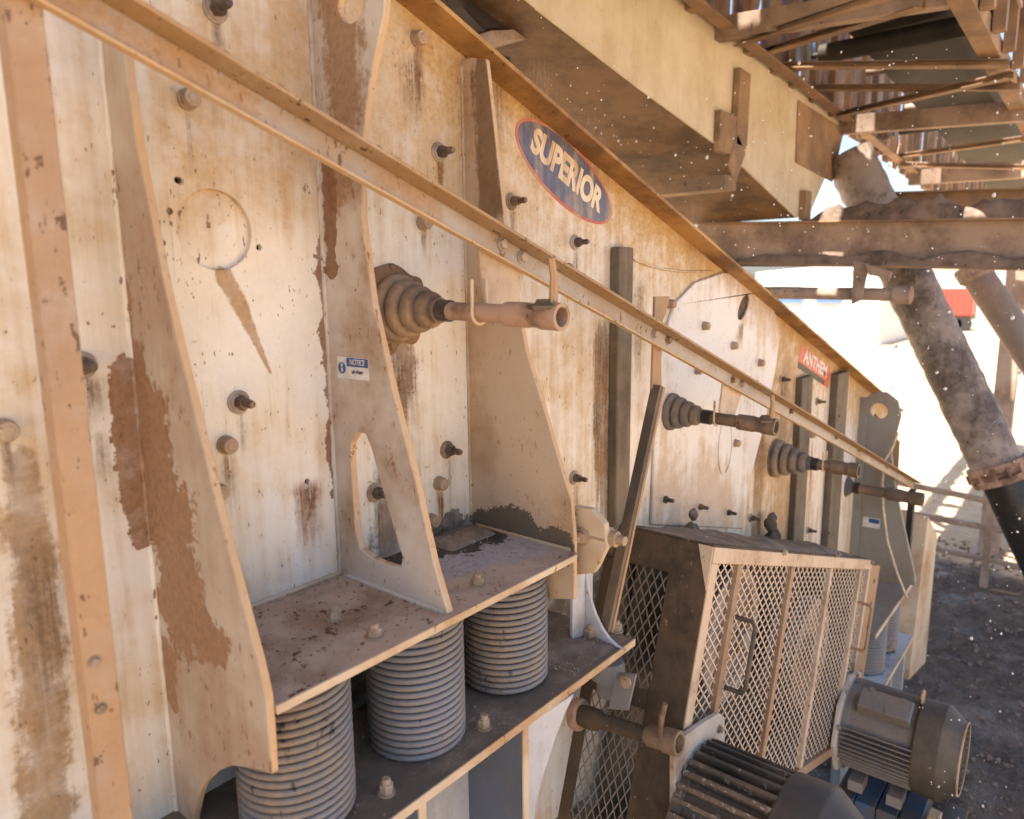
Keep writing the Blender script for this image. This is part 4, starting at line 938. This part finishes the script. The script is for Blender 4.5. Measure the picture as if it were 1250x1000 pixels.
# dark rubber skirt box at the chute's upper end
sk = [xz(onY(x, y, 1.35)) for x, y in [(520, -60), (690, -60), (664, 6), (640, 40), (585, 40), (556, 10)]]
o = thing('rubber_skirt', 'dark maroon skirt box under the upper end of the chute', 'skirt', (sum(p[0] for p in sk) / 6, 1.5, min(p[1] for p in sk)))
MB().plate(sk, [], (0, 1.30, 0), EX, EZ, EY, .6).build('skirt_body', 'maroon', o, bevel=.01)
MB().plate([xz(onY(x, y, 1.29)) for x, y in [(598, 38), (640, 36), (664, 4), (662, 14), (645, 48), (600, 50)]], [], (0, 1.28, 0), EX, EZ, EY, .5).build('skirt_lip', 'dusty_steel', o)
# ================================================================ conveyor truss
truss = thing('conveyor_truss', 'rusty lattice conveyor truss with dusty cross members, upper right', 'truss', (7, .25, 1.4))
LA, LB_ = onY(820, -8, 1.0), onY(1118, 217, 1.0)
RA_, RB_ = onY(1178, -20, -.5), onY(1256, 142, -.5)
LD = (LB_ - LA).normalized(); RD_ = (RB_ - RA_).normalized()
RB2 = RB_ + RD_ * 4
LA2 = LA - LD * 1.0
MB().angle(LA2, LB_, .10, .10, .012, -EY, EZ).build('chord', 'rust_steel', truss, bevel=.002)
MB().angle(RA_ - RD_ * 2, RB2, .12, .12, .012, EY, EZ).build('chord', 'rust_steel', truss, bevel=.002)
def cross(p, q, Xl, w_, h_, mat='rust_steel', name='cross_member', off=0):
    """member from the left chord (pixel p at its end) to the right (pixel q)"""
    a = onX(p[0], p[1], Xl); b = onX(q[0], q[1], Xl + off)
    return MB().angle(a, b, h_, w_, .010, EZ, EX).build(name, mat, truss, bevel=.002)
def lx(x): # X on the left chord under pixel column x
    t = (x - 820) / (1118 - 820); return onY(x, -8 + 225 * t, 1.0).x
XA = onY(880, 50, 1.0).x
cross((852, 52), (1180, 3), XA, .09, .15, 'dusty_steel')
XB = onY(1030, 160, 1.0).x
cross((1016, 164), (1290, 144), XB, .12, .17, 'dusty_steel')
XC = onY(1112, 215, 1.0).x
cross((1108, 226), (1290, 214), XC, .12, .20, 'dusty_steel')
def lace(p, q, Xp, Xq, w_=.09):
    a = onX(*p, Xp); b = onX(*q, Xq); MB().angle(a, b, .05, w_, .010, EZ, (b - a).cross(EZ)).build('lacing', 'rust_steel', truss, bevel=.001)
    MB().bar(a + EZ * .056, b + EZ * .056, .06, .009).build('lacing_dust', 'dusty_steel', truss)
XM = onY(955, 84, 1.0).x
def lz_(x): return LA.z + (LB_.z - LA.z) * (x - LA.x) / (LB_.x - LA.x)
lace((932, 70), (1130, 12), onY(932, 72, 1.0).x, XA)
lace((950, 86), (1232, 84), XM, XM, .1)
lace((1030, 143), (1238, 97), XB - .3, XM + .2)
lace((1098, 194), (1260, 172), XC - .9, XB + 1.0)
lace((1098, 204), (1260, 208), XC - .8, XC - .8, .1)
for (p, q, xp, xq) in (((905, 58), (1100, -4), XA + .25, XA - .6), ((985, 112), (1245, 112), XM + .8, XM + .8)):
    lace(p, q, xp, xq, .07)
for (xa, za) in ((XM + .6, .55), (XB + .5, .6), (XB + 2.2, .62), (XC - .2, .6)):
    MB().lathe((xa, -.45, lz_(xa) + za), EY, [(.045, 0), (.045, 1.4)], 16).build('idler_tube', 'dusty_steel', truss, smooth=40)
# side lattice: uprights and diagonals on the far (left) side, with cladding strips
rp = random.Random(21)
xs = XA - 1.6; i = 0
def lz(x): 
    t = (x - LA.x) / (LB_.x - LA.x); return LA.z + (LB_.z - LA.z) * t
while xs < XC + 8:
    wd = rp.uniform(.07, .12); z0 = lz(min(xs, LB_.x + 9))
    MB().box2((xs, 1.0, z0), (xs + wd, 1.06, z0 + 2.2)).build('upright', 'rust_steel', truss)
    if i % 2 == 0:
        MB().bar((xs + .1, 1.08, z0 + .05), (xs + .95, 1.08, z0 + 2.2), .05, .07, EY).build('diagonal', 'dusty_steel', truss)
    stp = rp.uniform(.42, .6)
    x2 = xs - rp.uniform(-.03, .06); MB().box2((x2, 1.13, z0 + .02), (x2 + stp - rp.choice((.05, .09, .14, .2)), 1.145, z0 + 2.2)).build('cladding_strip', 'panel', truss)
    xs += stp; i += 1
xs = 2.6
while xs < 9:
    z0 = onY(1190, 4, -.5).z
    MB().box2((xs, -.58, z0), (xs + .09, -.51, z0 + 1.6)).build('upright', 'rust_steel', truss)
    x2 = xs + rp.uniform(.1, .14); MB().box2((x2, -.62, z0 + .2), (x2 + rp.uniform(.2, .3), -.605, z0 + 1.6)).build('cladding_strip', 'panel', truss)
    xs += .52
MB().box2((XA - 2.2, 1.12, 3.0), (XA + 1.2, 1.14, 3.9)).build('cladding_sheet', 'panel', truss)
# belt and roller
bt = thing('conveyor_belt', 'black conveyor belt seen from below inside the truss', 'belt', (7, .25, 1.75))
mbt = MB(); prof = [(-.18, .16), (-.1, .02), (0, 0), (.25, 0), (.5, 0), (.58, .02), (.68, .16)]
bz = lambda x: lz(x) + .30
vs_ = []
for x in (XA - 3, XB + 9):
    for (y, z) in prof: vs_.append((x, y, bz(x) + z))
    for (y, z) in prof: vs_.append((x, y, bz(x) + z + .02))
n7 = len(prof); fs_ = []
for k_ in range(n7 - 1):
    fs_.append((k_, k_ + 1, 2 * n7 + k_ + 1, 2 * n7 + k_)); fs_.append((n7 + k_ + 1, n7 + k_, 3 * n7 + k_, 3 * n7 + k_ + 1))
fs_.append((0, 2 * n7, 3 * n7, n7)); fs_.append((n7 - 1, 2 * n7 - 1, 4 * n7 - 1, 3 * n7 - 1))
mbt.add(vs_, fs_).build('belt_strip', 'belt', bt)
for xr in (XM + .3, XB + 1.4):
    zr = bz(xr) - .09
    MB().lathe((xr, -.42, zr), EY, [(.02, -.06), (.02, 0), (.075, 0), (.075, 1.22), (.02, 1.22), (.02, 1.28)], 24).build('return_roller', 'belt', bt, smooth=40)
    MB().box2((xr - .05, .86, zr - .09), (xr + .05, .99, zr + .12)).build('roller_bracket', 'chrome', bt, bevel=.004)
# ================================================================ main cross beam with dust on it
MX = 7.0
g0, g1 = onX(850, 297, MX), onX(1330, 299, MX)
bm_ = thing('cross_beam', 'deep dusty I-beam crossing behind the screen under the truss', 'beam', (MX, .4, .1))
d_ = (g1 - g0).normalized()
HB = (onX(1050, 271, MX) - onX(1050, 327, MX)).length
MB().bar(g0, g1, .014, HB - .03, EZ).build('beam_web', 'dusty_steel', bm_)
MB().bar(g0, g1, .24, .016, EZ, (0, HB / 2 - .008)).build('top_flange', 'rust_steel', bm_, bevel=.002)
MB().bar(g0, g1, .24, .016, EZ, (0, -HB / 2 + .008)).build('bottom_flange', 'rust_steel', bm_, bevel=.002)
def ridge(name, label, a, b, w_, h_, seed, mat='dustpile'):
    mb = MB(); n, m = 110, 12; a = Vector(a); b = Vector(b); s_ = (b - a).cross(EZ).normalized()
    for i in range(n + 1):
        u = i / n; c_ = a.lerp(b, u); hh = h_ * (.55 + .8 * (mnoise.noise((u * 9, seed, 0)) + .5) * .7 + .07 * mnoise.noise((u * 30, seed, 4))) * min(1, 8 * u, 8 * (1 - u) + .1)
        for j in range(m + 1):
            v = j / m * 2 - 1; k_ = max(0, 1 - abs(v) ** 1.6)
            p = c_ + s_ * v * w_ + EZ * (max(0, hh) * k_ * (1 + .12 * mnoise.noise((u * 40, v * 3, seed))) - .003)
            mb.v.append(tuple(p))
    for i in range(n):
        for j in range(m):
            q_ = i * (m + 1) + j; mb.f.append((q_, q_ + 1, q_ + m + 2, q_ + m + 1)); mb.mi.append(0)
    tag(mb.build(name, mat, None, smooth=60), label, 'dust', kind='stuff')
ridge('dust_heap', 'grey brown dust heaped along the top of the I-beam', onX(985, 271, MX), onX(1330, 269, MX), .11, .20, 3)
ridge('dust_drift', 'dust drift on the lower flange of the I-beam', onX(880, 325, MX - .06), onX(1330, 327, MX - .06), .06, .13, 7)
b2 = thing('cross_beam', 'reddish channel beam lying just above the dusty I-beam', 'beam', (8.2, .2, .75))
c0_, c1_ = onX(1056, 247, 8.2), onX(1330, 240, 8.2)
MB().bar(c0_, c1_, .02, .17, EZ).build('channel_web', 'rust_steel', b2, bevel=.002)
MB().bar(c0_ - EX * .05, c1_ - EX * .05, .09, .014, EZ, (0, .079)).build('channel_flange', 'rust_steel', b2)
# short bracket and pipe stub under the beam
ps = thing('pipe_stub', 'tan pipe stub with round coupling under the I-beam', 'pipe', (6.8, .4, -.1))
a, b = onX(925, 357, 6.85), onX(1112, 360, 6.85); LL = (b - a).length; axp = (b - a).normalized()
MB().lathe(a, axp, [(.055, 0), (.055, LL * .9), (.075, LL * .9), (.078, LL), (.06, LL + .01)], 20).build('pipe', 'dusty_steel', ps, smooth=40)
MB().lathe(a, axp, [(.058, LL * .10), (.058, LL * .30)], 20, caps=False).build('yellow_sleeve', 'edge_orange', ps, smooth=40)
MB().plate(yz([(1043, 318), (1062, 322), (1053, 366), (1040, 372)], 6.75), [], (6.72, 0, 0), EY, EZ, EX, .03).build('hanger_bracket', 'dusty_steel', ps, bevel=.004)
MB().plate(yz([(1058, 322), (1089, 332), (1087, 340), (1062, 336)], 6.7), [], (6.66, 0, 0), EY, EZ, EX, .06).build('bracket_arm', 'panel', ps, bevel=.004)
# ================================================================ slurry pipes
sp_ = thing('slurry_pipe', 'thick mud-crusted slurry pipe slanting down with a clamp joint', 'pipe', onX(1215, 590, 8))
a, b = onX(1036, 190, 8), onX(1216, 566, 8); axp = (b - a).normalized(); LL = (b - a).length
wp = abs((onX(1060, 340, 8) - onX(1126, 340, 8)).length) * .46
n = 60; mb = MB(); prf = []
for i in range(n + 1): prf.append((wp * (1 + .03 * mnoise.noise((i * .5, 0, 0))), LL * i / n))
mb.lathe(a, axp, prf, 36, wob=.06).build('pipe_wall', 'bigpipe', sp_, smooth=60)
el = [b, b + axp * .12, b + (axp + EY * -.18).normalized() * .3 + axp * .0, b + (axp + EY * -.35).normalized() * .55]
MB().lathe(b, axp, [(wp * 1.02, -.02), (wp * 1.16, -.01), (wp * 1.18, .05), (wp * 1.02, .06), (wp * 1.02, .10), (wp * 1.17, .11), (wp * 1.17, .17), (wp * .95, .18)], 36).build('clamp_joint', 'pipe', sp_, smooth=35)
for i in range(14):
    an = 2 * math.pi * i / 14; e_ = axp.orthogonal().normalized(); f_ = axp.cross(e_)
    MB().lathe(b + axp * .055 + (e_ * math.cos(an) + f_ * math.sin(an)) * wp * 1.2, axp, [(.016, -.02), (.016, .07)], 6).build('bolt', 'pipe', sp_)
MB().lathe(b + axp * .17, axp, [(wp * .88, 0), (wp * .88, 2.2)], 32).build('black_hose', 'blackpipe', sp_, smooth=50)
gp = thing('grey_pipe', 'smoother grey pipe to the right of the slurry pipe', 'pipe', onX(1240, 430, 9))
a, b = onX(1192, 335, 9), onX(1272, 455, 9); axp = (b - a).normalized(); LL = (b - a).length
wq = (onX(1180, 342, 9) - onX(1214, 330, 9)).length * .58
MB().lathe(a, axp, [(wq, 0), (wq, LL + 2)], 30).build('pipe_wall', 'pipe_grey', gp, smooth=50)
MB().lathe(a, axp, [(wq * 1.05, -.12), (wq * 1.2, -.1), (wq * 1.2, .02), (wq * 1.02, .05)], 30).build('collar', 'dusty_steel', gp, smooth=40)
# posts behind
cl = thing('support_column', 'blurred brown column standing right of the slurry pipe', 'column', (11, -.3, GZ))
p = onX(1228, 470, 11); MB().box2((10.9, p.y - .11, GZ - .1), (11.1, p.y + .11, .6)).build('column_shaft', 'panel', cl)
MB().box2((10.85, p.y - .2, GZ), (11.15, p.y + .2, GZ + .06)).build('base_plate', 'panel', cl)
cd_ = MB().tube([onX(x, y, 5.2) for x, y in [(1096, 528), (1090, 545), (1080, 562), (1077, 590), (1078, 620), (1083, 660), (1095, 700), (1107, 730)]], .009, 6).build('pale_cord', 'string', None, smooth=60)
tag(cd_, 'thin pale cord hanging down over the grey lug', 'cord')
bs = MB().bar(onX(1114, 598, 5.75), onX(1106, 690, 5.75), .06, .04).build('black_strut', 'black', None); tag(bs, 'short black upright strut under the lower end of the rail', 'strut')
# ================================================================ railing beyond the machine
rl = thing('guard_railing', 'brown pipe railing with three rails and kick plate beyond the machine', 'railing', (9.7, -.4, GZ))
RX = 9.7
for (p, q, h) in (((1110, 592), (1250, 620), .07), ((1110, 627), (1250, 652), .07), ((1110, 663), (1250, 693), .06)):
    a, b = onX(*p, RX), onX(*q, RX); dq = b - a
    MB().bar(a - dq * 1.2, b + dq * 1.6, .05, h).build('rail', 'panel', rl, bevel=.01)
a, b = onX(1140, 714, RX), onX(1250, 735, RX); dq = b - a
MB().bar(a - dq * 1.2, b + dq * 1.6, .04, .16).build('kick_plate', 'rust_steel', rl)
for px_ in (1060, 1206, 1352):
    p = onX(px_, 660, RX); zt_ = onX(px_, 594 + (px_ - 1110) * .2, RX).z
    MB().box2((RX - .03, p.y - .04, GZ - .2), (RX + .03, p.y + .04, zt_)).build('post', 'panel', rl, bevel=.01)
# ================================================================ background
def slab(name, label, cat, x, y, wx, wy, h, mat, z=None, roof=None, extra=None):
    z = GZ if z is None else z
    t = thing(name, label, cat, (x, y, z))
    MB().box2((x - wx / 2, y - wy / 2, z - .2), (x + wx / 2, y + wy / 2, z + h)).build('wall', mat, t, bevel=.03)
    if roof:
        MB().plate([(y - wy / 2 - .3, z + h), (y, z + h + roof), (y + wy / 2 + .3, z + h)], [], (x - wx / 2 - .3, 0, 0), EY, EZ, EX, wx + .6).build('roof', 'shed_white', t)
    return t
p = onZ(1150, 404, GZ)
tr = thing('red_trailer', 'red box trailer on wheels far off in the sunlit yard', 'trailer', (p.x, p.y, GZ))
tw = (onX(1128, 380, p.x) - onX(1195, 380, p.x)).length; th_ = onX(1165, 352, p.x).z
MB().box2((p.x, p.y - tw / 2, GZ + 1.1), (p.x + 2.5, p.y + tw / 2, th_)).build('cargo_box', 'red_paint', tr, bevel=.05)
for i in range(9): MB().box2((p.x - .06, p.y - tw / 2 + tw * (i + .3) / 9, GZ + 1.2), (p.x - .001, p.y - tw / 2 + tw * (i + .6) / 9, th_ - .1)).build('rib', 'red_paint', tr)
MB().box2((p.x + .1, p.y - tw / 2, GZ + .8), (p.x + 2.4, p.y + tw / 2, GZ + 1.09)).build('chassis', 'dark_bar', tr)
for yy in (-.38, -.2, .22, .36): MB().lathe((p.x + .05, p.y + tw * yy, GZ + .5), EX, [(.5, 0), (.5, .3)], 20).build('wheel', 'tyre', tr, smooth=40)
p = onZ(1035, 425, GZ)
sh = slab('open_shed', 'white open shed with dark bays in the far yard', 'shed', p.x + 6, p.y + 3.5, 8, 9, 3.2, 'shed_white', roof=1.0)
for i in range(5): MB().box2((p.x + 1.9, p.y + 3.5 - 3.8 + i * 1.6, GZ), (p.x + 1.99, p.y + 3.5 - 3.8 + i * 1.6 + .9, GZ + 2.2)).build('bay_opening', 'concrete', sh)
for i in range(3): MB().box2((p.x + 1.85, p.y + 1 + i * 2.2, GZ + 2.4), (p.x + 1.97, p.y + 2.4 + i * 2.2, GZ + 3.0)).build('blue_awning', 'shed_blue', sh)
p = onZ(1075, 405, GZ)
for i, (dx, dy, m_) in enumerate(((0, -.7, 'red_paint'), (.2, .05, 'shed_blue'), (-.1, .8, 'red_paint'))):
    dr = thing('oil_drum', ['faded red drum nearest the slurry pipe in the far yard', 'blue drum between two red ones in the far yard', 'red drum on the left of the far row'][i], 'drum', (p.x + dx, p.y + dy, GZ), 'drums in the far yard')
    MB().lathe((p.x + dx, p.y + dy, GZ), EZ, [(.30, 0), (.31, .03), (.30, .05), (.30, .3), (.315, .32), (.30, .34), (.30, .6), (.315, .62), (.30, .64), (.30, .88), (.31, .9), (.28, .89)], 20).build('drum_shell', m_, dr, smooth=40)
    MB().lathe((p.x + dx + .15, p.y + dy, GZ + .885), EZ, [(.04, 0), (.04, .02)], 10).build('bung', 'dark_bar', dr)
slab('block_wall', 'low concrete block wall far right in the yard', 'wall', 24, -4.2, .6, 5, 1.0, 'concrete')
slab('far_shed', 'long pale shed at the far end of the yard', 'shed', 110, 4, 14, 70, 5, 'shed_white', roof=2.5)
p = onZ(1215, 690, GZ); 
cb = slab('concrete_block', 'grey concrete block standing just behind the railing', 'block', 11.4, -1.15, .8, 1.1, 1.0, 'concrete')
# sunlit side yard wall of gravel on the open side (behind the eye's right), lit ground does the rest
def gpt(q):
    x = q.uniform(5.2, 11.5); y = q.uniform(-3.2, 1.4); return (x, y, gh(x, y) + .004)
tag(stones('loose_gravel', 'dustpile', 2600, gpt, .008, .045, 41), 'loose gravel and spilled stones on the muddy ground', 'gravel', kind='stuff')
# ================================================================ flying water drops
q = random.Random(33); mb = MB(); n_d = 0
def drop(x, y, dist, r_px):
    r = ray(x, y).normalized(); p = Vector((0, -CAM_D, 0)) + r * dist; rr_ = r_px * dist / F_PX
    st_ = 1 + q.random() * .5; d = Vector((q.gauss(0, .4), q.gauss(0, .4), 1)).normalized()
    mb.lathe(p, d, [(rr_ * .5, -rr_ * .85 * st_), (rr_ * .95, -rr_ * .4 * st_), (rr_, .15 * rr_), (rr_ * .7, rr_ * .7 * st_), (rr_ * .25, rr_ * .97 * st_)], 6)
for i in range(480):
    u = q.random()
    if u < .30: x, y = q.uniform(600, 960), 0; y = (x - 600) * .62 + q.gauss(40, 60)
    elif u < .62: x, y = q.uniform(860, 1250), q.uniform(60, 340)
    elif u < .88: x, y = q.uniform(1060, 1250), q.uniform(340, 700)
    else: x, y = q.uniform(1080, 1250), q.uniform(690, 1000)
    if y < (x - 545) * .86 * -1: continue
    dist = q.uniform(2.0, 4.5) if x > 1130 else q.uniform(1.9, 3.0)
    if x < 1090:
        zfl = (x - 540) * .8875
        if y > zfl - 8: continue
        dist = q.uniform(2.4, 5.0)
    drop(x, y, dist, abs(q.gauss(0, .38)) + .3 + (1.2 if q.random() < .03 else 0))
tag(mb.build('water_drops', 'water', None, smooth=80), 'white water drops flying through the air at the right', 'water', kind='stuff')
